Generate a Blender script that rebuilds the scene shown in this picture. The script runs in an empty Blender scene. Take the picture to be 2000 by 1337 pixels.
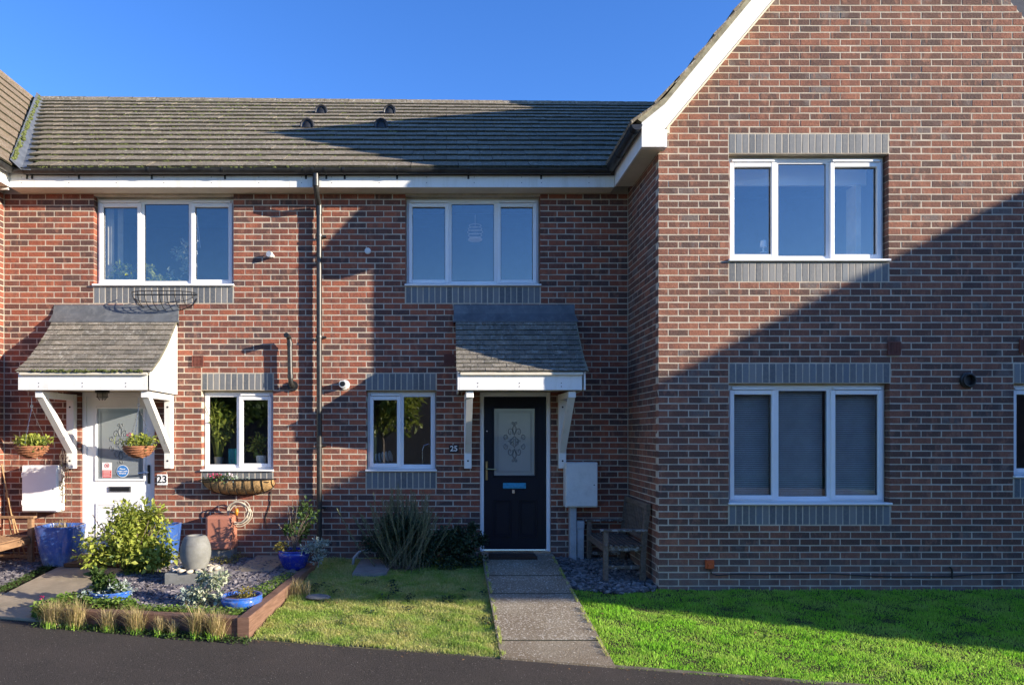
import bpy, bmesh, math, random
import numpy as np
from mathutils import Vector, Matrix

R = math.radians
rnd = random.Random(7)
nr = np.random.default_rng(11)
S = bpy.context.scene
C = S.collection

# ------------------------------------------------------------------ camera
CAMH = 1.725
cam = bpy.data.cameras.new('camera')
camo = bpy.data.objects.new('camera', cam)
C.objects.link(camo)
camo.location = (0, 0, CAMH)
camo.rotation_euler = (R(90), 0, 0)
cam.sensor_width = 36
cam.lens = 25.2
cam.shift_x = 0.064
cam.shift_y = 0.0885
cam.clip_end = 3000
S.camera = camo

# ------------------------------------------------------------------ light
SUN = Vector((2.5, -1.0, 0.74)).normalized()
elev = math.asin(SUN.z)
azim = math.atan2(SUN.x, SUN.y)
w = bpy.data.worlds.new('World')
S.world = w
w.use_nodes = True
wt = w.node_tree
sky = wt.nodes.new('ShaderNodeTexSky')
sky.sky_type = 'NISHITA'
sky.sun_disc = False
sky.sun_elevation = elev
sky.sun_rotation = azim
sky.air_density = 1.0
sky.dust_density = 0.15
sky.ozone_density = 3.9
hs = wt.nodes.new('ShaderNodeHueSaturation')
hs.inputs['Saturation'].default_value = 1.19
hs.inputs['Hue'].default_value = 0.516
bg = wt.nodes['Background']
bg.inputs[1].default_value = 0.15
wt.links.new(sky.outputs[0], hs.inputs['Color'])
wt.links.new(hs.outputs[0], bg.inputs[0])
sl = bpy.data.lights.new('sun', 'SUN')
sl.energy = 5.0
sl.angle = R(0.5)
sl.color = (1.0, 0.885, 0.72)
so = bpy.data.objects.new('sun', sl)
C.objects.link(so)
so.rotation_euler = (-SUN).to_track_quat('-Z', 'Y').to_euler()
so.location = (20, -10, 15)
S.view_settings.view_transform = 'Standard'
S.view_settings.look = 'None'
S.view_settings.gamma = 1
S.view_settings.use_curve_mapping = False
S.view_settings.exposure = 1.15

# ------------------------------------------------------------------ materials
def new_mat(name):
    m = bpy.data.materials.new(name)
    m.use_nodes = True
    nt = m.node_tree
    return m, nt, nt.nodes['Principled BSDF']

def N(nt, t, **kw):
    n = nt.nodes.new(t)
    for k, v in kw.items():
        setattr(n, k, v)
    return n

def ramp(nt, stops, interp='LINEAR'):
    r = nt.nodes.new('ShaderNodeValToRGB')
    r.color_ramp.interpolation = interp
    e = r.color_ramp.elements
    e[0].position, e[0].color = stops[0][0], (*stops[0][1], 1)
    e[1].position, e[1].color = stops[-1][0], (*stops[-1][1], 1)
    for p, c in stops[1:-1]:
        k = e.new(p)
        k.color = (*c, 1)
    return r

def mixc(nt, fac, a, b, mode='MIX'):
    m = nt.nodes.new('ShaderNodeMix')
    m.data_type = 'RGBA'
    m.blend_type = mode
    for sock, v in ((m.inputs[0], fac), (m.inputs[6], a), (m.inputs[7], b)):
        if hasattr(v, 'is_linked') or isinstance(v, bpy.types.NodeSocket):
            nt.links.new(v, sock)
        elif isinstance(v, (int, float)):
            sock.default_value = v
        else:
            sock.default_value = (*v, 1)
    return m.outputs[2]

def noise(nt, scale, detail=4, rough=.6, vec=None, sc=None):
    n = nt.nodes.new('ShaderNodeTexNoise')
    n.inputs['Scale'].default_value = scale
    n.inputs['Detail'].default_value = detail
    n.inputs['Roughness'].default_value = rough
    if vec is None:
        g = nt.nodes.new('ShaderNodeNewGeometry')
        vec = g.outputs['Position']
    if sc:
        mp = nt.nodes.new('ShaderNodeMapping')
        mp.inputs['Scale'].default_value = sc
        nt.links.new(vec, mp.inputs[0])
        vec = mp.outputs[0]
    nt.links.new(vec, n.inputs['Vector'])
    return n.outputs[0]

def mathn(nt, op, a, b=None, c=None):
    m = nt.nodes.new('ShaderNodeMath')
    m.operation = op
    for i, v in enumerate((a, b, c)):
        if v is None:
            continue
        if isinstance(v, (int, float)):
            m.inputs[i].default_value = v
        else:
            nt.links.new(v, m.inputs[i])
    return m.outputs[0]

def maprange(nt, v, a, b, c=0., d=1.):
    m = nt.nodes.new('ShaderNodeMapRange')
    nt.links.new(v, m.inputs[0])
    for i, x in enumerate((a, b, c, d)):
        m.inputs[i + 1].default_value = x
    return m.outputs[0]

def bump(nt, p, h, strength=.3, dist=.01):
    b = nt.nodes.new('ShaderNodeBump')
    b.inputs['Strength'].default_value = strength
    b.inputs['Distance'].default_value = dist
    nt.links.new(h, b.inputs['Height'])
    nt.links.new(b.outputs[0], p.inputs['Normal'])

def pz(nt):
    g = nt.nodes.new('ShaderNodeNewGeometry')
    s = nt.nodes.new('ShaderNodeSeparateXYZ')
    nt.links.new(g.outputs['Position'], s.inputs[0])
    return s.outputs

def tone(name, base, rough=.6, var=.12, nscale=6, metal=0, spec=.5, bstr=0, bscale=80, dirt=None, dirtamt=.4):
    m, nt, p = new_mat(name)
    n = noise(nt, nscale)
    dark = tuple(c * (1 - var * 1.6) for c in base)
    lite = tuple(min(1, c * (1 + var)) for c in base)
    r = ramp(nt, [(.3, dark), (.7, lite)])
    nt.links.new(n, r.inputs[0])
    col = r.outputs[0]
    if dirt:
        d = noise(nt, nscale * 2.3, 8, .7)
        col = mixc(nt, maprange(nt, d, .5, .75, 0, dirtamt), col, dirt)
    nt.links.new(col, p.inputs['Base Color'])
    p.inputs['Roughness'].default_value = rough
    p.inputs['Metallic'].default_value = metal
    p.inputs['Specular IOR Level'].default_value = spec
    if bstr:
        bump(nt, p, noise(nt, bscale, 6, .7), bstr, .004)
    return m

M = {}

def brick_mat(name, stops, pale=.0, creased=1.0):
    m, nt, p = new_mat(name)
    at = N(nt, 'ShaderNodeAttribute', attribute_name='rnd')
    oi = N(nt, 'ShaderNodeObjectInfo')
    sc = N(nt, 'ShaderNodeSeparateColor')
    nt.links.new(oi.outputs['Color'], sc.inputs[0])
    r0 = mathn(nt, 'ADD', at.outputs['Fac'], sc.outputs[0])
    # big patches of one firing batch
    r1 = mathn(nt, 'ADD', r0, mathn(nt, 'MULTIPLY_ADD', noise(nt, 1.5, 4), 1.1, -.55))
    r = ramp(nt, stops)
    nt.links.new(r1, r.inputs[0])
    # flashed bands: darker and lighter bars across a brick
    f = noise(nt, 11, 4, .65, sc=(1, 1, .45))
    fl = mixc(nt, maprange(nt, f, .48, .66, 0, .6), r.outputs[0], (.13, .07, .062))
    fl = mixc(nt, maprange(nt, noise(nt, 14, 3, .6, sc=(1, 1, .5)), .54, .66, 0, .5), fl, (.42, .19, .12))
    fl = mixc(nt, maprange(nt, noise(nt, 34, 3, .7, sc=(.6, 1, 1.3)), .42, .66, 0, .55), fl, mixc(nt, .45, fl, (.07, .04, .04)))
    # creases and grains
    g = noise(nt, 70, 7, .75, sc=(1, 1, 1.6))
    col = mixc(nt, maprange(nt, g, .35, .7, 0, 1), mixc(nt, .3, fl, (.02, .012, .012)), mixc(nt, .22, fl, (.40, .24, .17)))
    # lime bloom
    e = noise(nt, 2.2, 7, .75)
    col = mixc(nt, maprange(nt, e, .60, .78, 0, .35 + pale), col, (.36, .31, .28))
    # damp rise at base
    z = pz(nt)[2]
    col = mixc(nt, mathn(nt, 'MULTIPLY', maprange(nt, z, .45, .05, 0, 1), maprange(nt, noise(nt, 4, 5), .35, .65, .1, .75)), col, (.20, .17, .15))
    nt.links.new(col, p.inputs['Base Color'])
    p.inputs['Roughness'].default_value = .88
    p.inputs['Specular IOR Level'].default_value = .25
    h = mathn(nt, 'ADD', mathn(nt, 'MULTIPLY', noise(nt, 38, 4, .6, sc=(1, 1, 1.4)), 1.0), mathn(nt, 'MULTIPLY', noise(nt, 160, 3, .6), .35))
    bump(nt, p, h, .75 * creased, .009)
    return m

M['brick'] = brick_mat('red_brick', [(.0, (.40, .115, .060)), (.22, (.33, .086, .047)), (.45, (.25, .068, .042)), (.65, (.155, .052, .040)), (.82, (.10, .045, .039)), (1., (.065, .041, .046))])
M['brick_gable'] = brick_mat('brown_red_brick', [(.0, (.33, .128, .078)), (.2, (.26, .100, .064)), (.42, (.185, .080, .056)), (.62, (.135, .066, .050)), (.80, (.095, .056, .048)), (.93, (.075, .052, .050)), (1., (.17, .145, .135))], .12)
def blue_brick():
    m, nt, p = new_mat('blue_engineering_brick')
    g = N(nt, 'ShaderNodeNewGeometry')
    oi = N(nt, 'ShaderNodeObjectInfo')
    r = ramp(nt, [(0, (.085, .095, .105)), (.5, (.14, .148, .155)), (.8, (.20, .20, .195)), (1, (.12, .145, .17))])
    nt.links.new(oi.outputs['Random'], r.inputs[0])
    col = mixc(nt, maprange(nt, noise(nt, 30, 6, .7), .45, .7, 0, .5), r.outputs[0], (.22, .21, .195))
    nt.links.new(col, p.inputs['Base Color'])
    p.inputs['Roughness'].default_value = .6
    bump(nt, p, noise(nt, 60, 4), .3, .004)
    return m
M['bluebrick'] = blue_brick()
M['mortar'] = tone('lime_mortar', (.51, .445, .35), .95, .12, 5, bstr=.7, bscale=140, dirt=(.33, .28, .22), dirtamt=.7)

def tile_mat(name, base, base2, lichen, moss, mossline=True, rows=None):
    m, nt, p = new_mat(name)
    oi = N(nt, 'ShaderNodeObjectInfo')
    gi = N(nt, 'ShaderNodeNewGeometry')
    rr = mathn(nt, 'FRACT', mathn(nt, 'ADD', oi.outputs['Random'], gi.outputs['Random Per Island']))
    col = mixc(nt, rr, base, base2)
    g = noise(nt, 45, 6, .8)
    col = mixc(nt, maprange(nt, g, .4, .65, 0, .85), col, tuple(c * .42 for c in base))
    l = noise(nt, 20, 6, .85)
    l2 = noise(nt, 1.3, 3, .6)
    lf = mathn(nt, 'MULTIPLY', maprange(nt, l, .53, .60, 0, 1), maprange(nt, l2, .3, .6, .25, 1))
    col = mixc(nt, mathn(nt, 'MULTIPLY', lf, .8), col, lichen)
    mo = noise(nt, 7, 6, .75)
    mo2 = noise(nt, .8, 2)
    mf = mathn(nt, 'MULTIPLY', maprange(nt, mo, .56, .70, 0, .7), maprange(nt, mo2, .45, .65, .05, 1))
    col = mixc(nt, mf, col, moss)
    nt.links.new(col, p.inputs['Base Color'])
    p.inputs['Roughness'].default_value = .95
    p.inputs['Specular IOR Level'].default_value = .2
    bump(nt, p, mathn(nt, 'ADD', noise(nt, 60, 5, .8), mathn(nt, 'MULTIPLY', noise(nt, 250, 2), .5)), .8, .012)
    return m
M['tile'] = tile_mat('weathered_concrete_tile', (.30, .25, .18), (.22, .185, .135), (.60, .56, .47), (.14, .135, .05))
M['tile_pale'] = tile_mat('pale_brown_concrete_tile', (.25, .19, .13), (.20, .155, .11), (.34, .30, .25), (.13, .12, .05))
M['plain_tile'] = tile_mat('small_grey_plain_tile', (.33, .29, .23), (.16, .15, .13), (.50, .48, .42), (.13, .12, .07))
M['shade_tile'] = tone('shade_toned_roof_tile', (.035, .037, .045), .8, .2)  # dark tone paints in the shade on the corner roof
M['tile_nose'] = tone('mossy_shade_toned_edge', (.045, .042, .025), .95, .5, 40, bstr=.8, dirt=(.09, .10, .03), dirtamt=.8)  # paints the shade lines between tile courses, along with moss and grime
M['moss'] = tone('green_moss', (.10, .12, .03), .95, .4, 30, bstr=.8)
def painted(name, base, amt):
    m, nt, p = new_mat(name)
    a = noise(nt, 3, 6, .7, sc=(3.5, 3.5, .5))
    b = noise(nt, 40, 5, .75)
    col = mixc(nt, maprange(nt, a, .50, .75, 0, amt), base, (.50, .47, .36))
    col = mixc(nt, maprange(nt, b, .62, .72, 0, amt), col, (.32, .30, .24))
    nt.links.new(col, p.inputs['Base Color'])
    p.inputs['Roughness'].default_value = .5
    bump(nt, p, noise(nt, 18, 4, .6), .15, .004)
    return m
M['white'] = painted('white_painted_timber', (.78, .77, .74), .40)
M['upvc'] = tone('white_plastic_frame', (.82, .82, .82), .35, .02, 4, dirt=(.62, .60, .55), dirtamt=.15)
M['soffit'] = tone('cream_soffit_board', (.66, .60, .48), .7, .05, 3, dirt=(.4, .35, .27), dirtamt=.3)
M['undercloak'] = tone('stained_undercloak', (.30, .27, .18), .9, .25, 12, bstr=.5, dirt=(.12, .12, .06), dirtamt=.7)
M['gutter'] = tone('black_plastic_gutter', (.022, .022, .022), .38, .25, 6, dirt=(.09, .085, .07), dirtamt=.4)
M['lead'] = tone('grey_lead_flashing', (.11, .12, .13), .5, .2, 5, bstr=.3, bscale=25, dirt=(.30, .31, .30), dirtamt=.4)
M['black'] = tone('black_metal', (.012, .012, .012), .4, .2)
M['dark'] = tone('dark_interior', (.05, .045, .04), .9, .2)
M['room'] = tone('room_wall_paint', (.24, .22, .19), .9, .05)
M['airbrick'] = tone('brown_plastic_vent', (.17, .052, .035), .6, .15)
M['terracotta'] = tone('terracotta_plastic', (.42, .17, .11), .5, .05, 3)
M['greybox'] = tone('grey_plastic_box', (.70, .70, .68), .5, .04, 4, dirt=(.35, .33, .3), dirtamt=.3)
M['greypipe'] = tone('grey_conduit', (.42, .44, .46), .5, .08, 8, dirt=(.25, .22, .18), dirtamt=.5)
M['orange'] = tone('orange_plastic', (.55, .09, .02), .5, .08)
M['navy'] = tone('navy_door_paint', (.006, .009, .018), .38, .12, 4, spec=.25)
M['plate_blue'] = tone('blue_letterbox_plate', (.03, .30, .50), .3, .15, 30)  # plain blue tone for the letterbox plate and flap
M['chrome'] = tone('brushed_steel', (.62, .62, .63), .25, .05, 20, metal=1)
M['brass'] = tone('dull_brass', (.45, .33, .16), .35, .1, 20, metal=1)
M['wood_old'] = None
M['cable'] = tone('dark_cable', (.02, .018, .017), .5, .2)
M['slab'] = tone('sandstone_slab', (.30, .25, .18), .9, .15, 6, bstr=.4, bscale=40, dirt=(.15, .13, .09), dirtamt=.6)
M['greyslab'] = tone('grey_concrete_slab', (.22, .21, .19), .9, .15, 6, bstr=.4, bscale=40, dirt=(.10, .09, .07), dirtamt=.6)
M['coir_mat'] = tone('brown_coir', (.16, .075, .03), 1, .3, 60, bstr=1, bscale=300)
M['coir_dark'] = tone('dark_brown_coir', (.05, .028, .018), 1, .3, 60, bstr=1, bscale=300)
M['paper_white'] = tone('white_sticker', (.8, .8, .8), .5, .02)
M['paper_red'] = tone('red_print', (.55, .03, .03), .5, .02)
M['paper_blue'] = tone('blue_print', (.03, .18, .50), .5, .02)
M['ink'] = tone('black_print', (.015, .015, .015), .5, .02)
M['curtain'] = tone('cream_curtain', (.55, .5, .38), .9, .1)
M['lampwhite'] = tone('white_lampshade', (.75, .74, .70), .6, .02)
def glow(name, c, e):
    m, nt, p = new_mat(name)
    p.inputs['Base Color'].default_value = (*c, 1)
    p.inputs['Emission Color'].default_value = (*c, 1)
    p.inputs['Emission Strength'].default_value = e
    return m
M['lampglow'] = glow('faint_glow_paper_lamp', (.7, .58, .52), .03)  # faint emission added to the whole pendant
M['teal'] = tone('teal_card', (.01, .22, .25), .5, .1)
M['silverfoil'] = tone('silver_pot', (.5, .5, .5), .3, .1, metal=.6)
M['straw'] = tone('straw_basket', (.42, .26, .11), .9, .35, 45, bstr=1, bscale=120)
M['wicker'] = tone('brown_wicker', (.32, .13, .06), .7, .3, 50, bstr=1, bscale=120)
M['soil'] = tone('dark_soil', (.045, .03, .02), 1, .4, 40, bstr=1, bscale=90)
M['stone'] = tone('grey_water_urn_stone', (.20, .20, .185), .85, .15, 9, bstr=.4, bscale=90, dirt=(.14, .14, .10), dirtamt=.5)
M['pebble'] = tone('cream_pebble', (.52, .45, .35), .7, .2, 15)
M['rope'] = tone('grey_hose', (.46, .42, .33), .6, .1)
M['amber'] = tone('amber_plastic', (.55, .22, .02), .4, .1)
M['redflower'] = tone('magenta_petals', (.45, .02, .12), .7, .3, 60)
M['whiteflower'] = tone('pale_petals', (.7, .6, .66), .7, .2, 60)
M['cream_wall'] = tone('peach_brick_gable', (.50, .24, .13), .9, .12, 4)

def wood(name, a, b, grain=(3, 60, 60), rough=.75, paint=None):
    m, nt, p = new_mat(name)
    n = noise(nt, 1, 8, .7, sc=grain)
    r = ramp(nt, [(.3, a), (.7, b)])
    nt.links.new(n, r.inputs[0])
    col = r.outputs[0]
    if paint:
        col = mixc(nt, maprange(nt, noise(nt, 14, 7, .75), .50, .56, 0, 1), col, paint)
    nt.links.new(col, p.inputs['Base Color'])
    p.inputs['Roughness'].default_value = rough
    bump(nt, p, n, .5, .004)
    return m
M['wood_old'] = wood('weathered_dark_timber', (.06, .043, .032), (.20, .155, .12), (40, 4, 40))
M['wood_worn'] = wood('timber_with_flaking_pale_paint', (.05, .035, .025), (.14, .11, .085), (6, 40, 40), paint=(.30, .29, .28))
M['teak'] = wood('honey_teak', (.17, .085, .04), (.36, .22, .12), (30, 5, 30))
M['sleeper'] = wood('reddish_brown_sleeper', (.10, .048, .03), (.24, .135, .09), (5, 5, 60), .85)
M['sleeper_top'] = M['sleeper']
M['bamboo'] = wood('pale_cane', (.30, .18, .08), (.45, .30, .15), (60, 60, 6))

def glass_mat(name, refl, tint=(.95, .965, .97), rough=0.0, frost=0):
    m, nt, p = new_mat(name)
    nt.nodes.remove(p)
    out = nt.nodes['Material Output']
    tr = N(nt, 'ShaderNodeBsdfTransparent')
    tr.inputs[0].default_value = (*tint, 1)
    gl = N(nt, 'ShaderNodeBsdfGlossy')
    gl.inputs['Color'].default_value = (.93, .97, 1, 1)
    gl.inputs['Roughness'].default_value = rough
    lw = N(nt, 'ShaderNodeLayerWeight')
    lw.inputs[0].default_value = .25
    f = mathn(nt, 'MULTIPLY_ADD', lw.outputs['Fresnel'], .25, refl)
    bp = N(nt, 'ShaderNodeBump')
    bp.inputs['Strength'].default_value = .04
    bp.inputs['Distance'].default_value = .02
    nt.links.new(noise(nt, 1.6, 1, .5), bp.inputs['Height'])
    nt.links.new(bp.outputs[0], gl.inputs['Normal'])
    base = tr.outputs[0]
    if frost:
        df = N(nt, 'ShaderNodeBsdfDiffuse')
        df.inputs[0].default_value = (.30, .33, .35, 1)
        mx = N(nt, 'ShaderNodeMixShader')
        mx.inputs[0].default_value = frost
        nt.links.new(tr.outputs[0], mx.inputs[1])
        nt.links.new(df.outputs[0], mx.inputs[2])
        base = mx.outputs[0]
    mx = N(nt, 'ShaderNodeMixShader')
    nt.links.new(f, mx.inputs[0])
    nt.links.new(base, mx.inputs[1])
    nt.links.new(gl.outputs[0], mx.inputs[2])
    nt.links.new(mx.outputs[0], out.inputs[0])
    return m
M['glass'] = glass_mat('window_glass', .12)
M['glass_low'] = glass_mat('plain_window_glass', .10)
M['glass_blind'] = glass_mat('blind_window_glass', .07)
M['frosted'] = glass_mat('frosted_door_glass', .12, (.5, .55, .55), .25, .75)
M['etched'] = tone('dark_etched_line', (.115, .13, .14), .5, .05)

def glaze(name, base, pale):
    m, nt, p = new_mat(name)
    n = noise(nt, 7, 5, .6, sc=(1, 1, .25))
    z = pz(nt)[2]
    col = mixc(nt, maprange(nt, n, .35, .7, 0, .8), base, tuple(c * .55 for c in base))
    col = mixc(nt, mathn(nt, 'MULTIPLY', maprange(nt, z, .28, .10, 0, 1), maprange(nt, noise(nt, 22, 4, .7, sc=(1, 1, .2)), .4, .6, .2, 1)), col, pale)
    nt.links.new(col, p.inputs['Base Color'])
    col2 = mixc(nt, mathn(nt, 'MULTIPLY', maprange(nt, z, .35, .05, 0, 1), maprange(nt, noise(nt, 30, 5, .8), .48, .62, 0, .8)), col, (.14, .11, .08))
    col2 = mixc(nt, maprange(nt, noise(nt, 16, 6, .8), .56, .66, 0, .45), col2, (.35, .40, .48))
    nt.links.new(col2, p.inputs['Base Color'])
    p.inputs['Roughness'].default_value = .12
    p.inputs['Coat Weight'].default_value = .5
    p.inputs['Coat Roughness'].default_value = .05
    return m
M['blue_pot'] = glaze('blue_glazed_pot', (.05, .13, .42), (.42, .50, .58))
M['cobalt'] = glaze('cobalt_glazed_bowl', (.012, .03, .36), (.012, .03, .36))
M['bowl'] = glaze('bright_blue_glazed_bowl', (.03, .14, .55), (.03, .14, .55))

def leaf_mat(name, cols, trans=.35, rough=.5, patch=None):
    m, nt, p = new_mat(name)
    g = N(nt, 'ShaderNodeNewGeometry')
    r = ramp(nt, [(i / (len(cols) - 1), c) for i, c in enumerate(cols)])
    nt.links.new(g.outputs['Random Per Island'], r.inputs[0])
    col = r.outputs[0]
    if patch:
        col = mixc(nt, maprange(nt, noise(nt, patch[1], 5, .7), .42, .62, 0, patch[2]), col, patch[0])
    nt.links.new(col, p.inputs['Base Color'])
    p.inputs['Roughness'].default_value = rough
    p.inputs['Specular IOR Level'].default_value = .3
    out = nt.nodes['Material Output']
    t = N(nt, 'ShaderNodeBsdfTranslucent')
    nt.links.new(col, t.inputs[0])
    mx = N(nt, 'ShaderNodeMixShader')
    mx.inputs[0].default_value = trans
    nt.links.new(p.outputs[0], mx.inputs[1])
    nt.links.new(t.outputs[0], mx.inputs[2])
    nt.links.new(mx.outputs[0], out.inputs[0])
    return m
M['lf_lime'] = leaf_mat('lime_green_leaves', [(.13, .18, .03), (.32, .38, .06), (.42, .44, .09), (.20, .26, .04)])
M['lf_green'] = leaf_mat('mid_green_leaves', [(.04, .08, .02), (.09, .15, .035), (.06, .11, .03)])
M['lf_dark'] = leaf_mat('dark_green_leaves', [(.018, .04, .018), (.03, .06, .03), (.05, .08, .04)], .2)
M['lf_rosemary'] = leaf_mat('rosemary_needles', [(.10, .14, .06), (.24, .28, .15), (.14, .19, .09)], .25)
M['lf_silver'] = leaf_mat('silver_leaves', [(.22, .28, .24), (.42, .48, .42), (.30, .38, .34)], .2, .7)
M['lf_vari'] = leaf_mat('cream_and_green_leaves', [(.10, .17, .08), (.48, .50, .36), (.30, .36, .22), (.55, .55, .42)], .2)
M['lf_yellow'] = leaf_mat('yellowing_leaves', [(.22, .20, .04), (.35, .28, .06), (.12, .14, .03)])
M['lf_straw'] = leaf_mat('dry_straw_blades', [(.52, .40, .18), (.70, .56, .30), (.36, .28, .11), (.22, .24, .07)], .35)
M['grass_left'] = leaf_mat('yellowish_grass_blades', [(.52, .52, .15), (.76, .67, .32), (.36, .43, .09), (.62, .59, .22)], .45, .6, ((.26, .44, .06), 3.2, .85))
M['grass_right'] = leaf_mat('fresh_grass_blades', [(.26, .60, .04), (.42, .78, .07), (.17, .42, .03)], .48, .6, ((.66, .70, .20), 2.6, .45))
M['clover'] = leaf_mat('creeping_jenny_leaves', [(.16, .26, .04), (.10, .19, .03), (.24, .33, .07)])
M['dead_leaf'] = leaf_mat('dead_brown_leaves', [(.20, .10, .04), (.36, .22, .10), (.12, .06, .03)], .1)
M['slate'] = leaf_mat('plum_slate_chips', [(.09, .08, .09), (.17, .155, .17), (.24, .22, .23), (.06, .055, .065)], 0, .75)
M['gravel'] = leaf_mat('grey_gravel', [(.05, .05, .05), (.13, .13, .13), (.26, .25, .24), (.03, .03, .03)], 0, .8)

def ground_mat(name, cols, sc=20, bstr=.6, speck=None, patches=None, bs=120):
    m, nt, p = new_mat(name)
    r = ramp(nt, [(.3 + .4 * i / (len(cols) - 1), c) for i, c in enumerate(cols)])
    nt.links.new(noise(nt, sc, 8, .75), r.inputs[0])
    col = r.outputs[0]
    if patches:
        col = mixc(nt, maprange(nt, noise(nt, patches[1], 5, .65), .45, .65, 0, patches[2]), col, patches[0])
    if speck:
        v = N(nt, 'ShaderNodeTexVoronoi')
        v.inputs['Scale'].default_value = speck[1]
        g = N(nt, 'ShaderNodeNewGeometry')
        nt.links.new(g.outputs['Position'], v.inputs['Vector'])
        sp = N(nt, 'ShaderNodeSeparateColor')
        nt.links.new(v.outputs['Color'], sp.inputs[0])
        keep = mathn(nt, 'LESS_THAN', sp.outputs[0], speck[3])
        near = mathn(nt, 'LESS_THAN', v.outputs['Distance'], speck[2])
        col = mixc(nt, mathn(nt, 'MULTIPLY', mathn(nt, 'MULTIPLY', keep, near), .85), col, speck[0])
    nt.links.new(col, p.inputs['Base Color'])
    p.inputs['Roughness'].default_value = .9
    p.inputs['Specular IOR Level'].default_value = .25
    bump(nt, p, mathn(nt, 'ADD', noise(nt, bs, 3, .7), mathn(nt, 'MULTIPLY', noise(nt, bs * 2.5, 2, .5), .6)), bstr, .01)
    return m
M['asphalt'] = ground_mat('asphalt', [(.022, .019, .017), (.056, .048, .042), (.105, .092, .080)], 80, 1.0, ((.30, .27, .24), 75, .3, .035), ((.085, .070, .060), .9, .5), 110)
M['earth'] = ground_mat('bare_earth', [(.03, .025, .015), (.07, .055, .03)], 30)
M['turf_left'] = ground_mat('dry_turf', [(.16, .17, .05), (.34, .32, .12), (.45, .38, .18)], 25)
M['turf_right'] = ground_mat('green_turf', [(.14, .28, .03), (.24, .42, .05)], 25)
def pebbly(name, cover):
    m, nt, p = new_mat(name)
    r = ramp(nt, [(.3, (.13, .105, .068)), (.5, (.27, .225, .155)), (.7, (.40, .34, .24))])
    nt.links.new(noise(nt, 55, 6, .8), r.inputs[0])
    col = mixc(nt, maprange(nt, noise(nt, 1.7, 5, .65), .40, .62, 0, .7), r.outputs[0], (.17, .125, .075))
    fl = noise(nt, 52, 1.5, .5)
    big = noise(nt, 2.6, 4, .6)
    th = mathn(nt, 'SUBTRACT', fl, mathn(nt, 'MULTIPLY', big, .16))
    col = mixc(nt, maprange(nt, th, .52 + cover, .55 + cover, 0, .9), col, (.56, .51, .42))
    col = mixc(nt, maprange(nt, noise(nt, 85, 2, .5), .60, .64, 0, .7), col, (.46, .41, .33))
    nt.links.new(col, p.inputs['Base Color'])
    p.inputs['Roughness'].default_value = .9
    bump(nt, p, noise(nt, 55, 5, .8), .9, .01)
    return m
M['path25'] = pebbly('worn_exposed_concrete', -.01)
M['path25c'] = pebbly('less_worn_concrete', .05)
M['path25b'] = ground_mat('smooth_concrete', [(.20, .185, .16), (.29, .265, .225)], 14, .4, ((.48, .45, .39), 50, .25, .10), None, 70)
M['path23'] = ground_mat('pale_concrete', [(.30, .245, .17), (.42, .345, .245)], 9, .5, None, ((.20, .17, .12), 2.0, .5), 90)
M['kerb'] = ground_mat('concrete_edging', [(.06, .05, .035), (.24, .21, .16)], 14)
M['verge'] = ground_mat('far_verge', [(.05, .08, .02), (.09, .12, .03)], 5)

# ------------------------------------------------------------------ mesh helpers
WL = {}

def base_of(parent):
    return WL.get(parent.name, Vector((0, 0, 0))) if parent else Vector((0, 0, 0))

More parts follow.
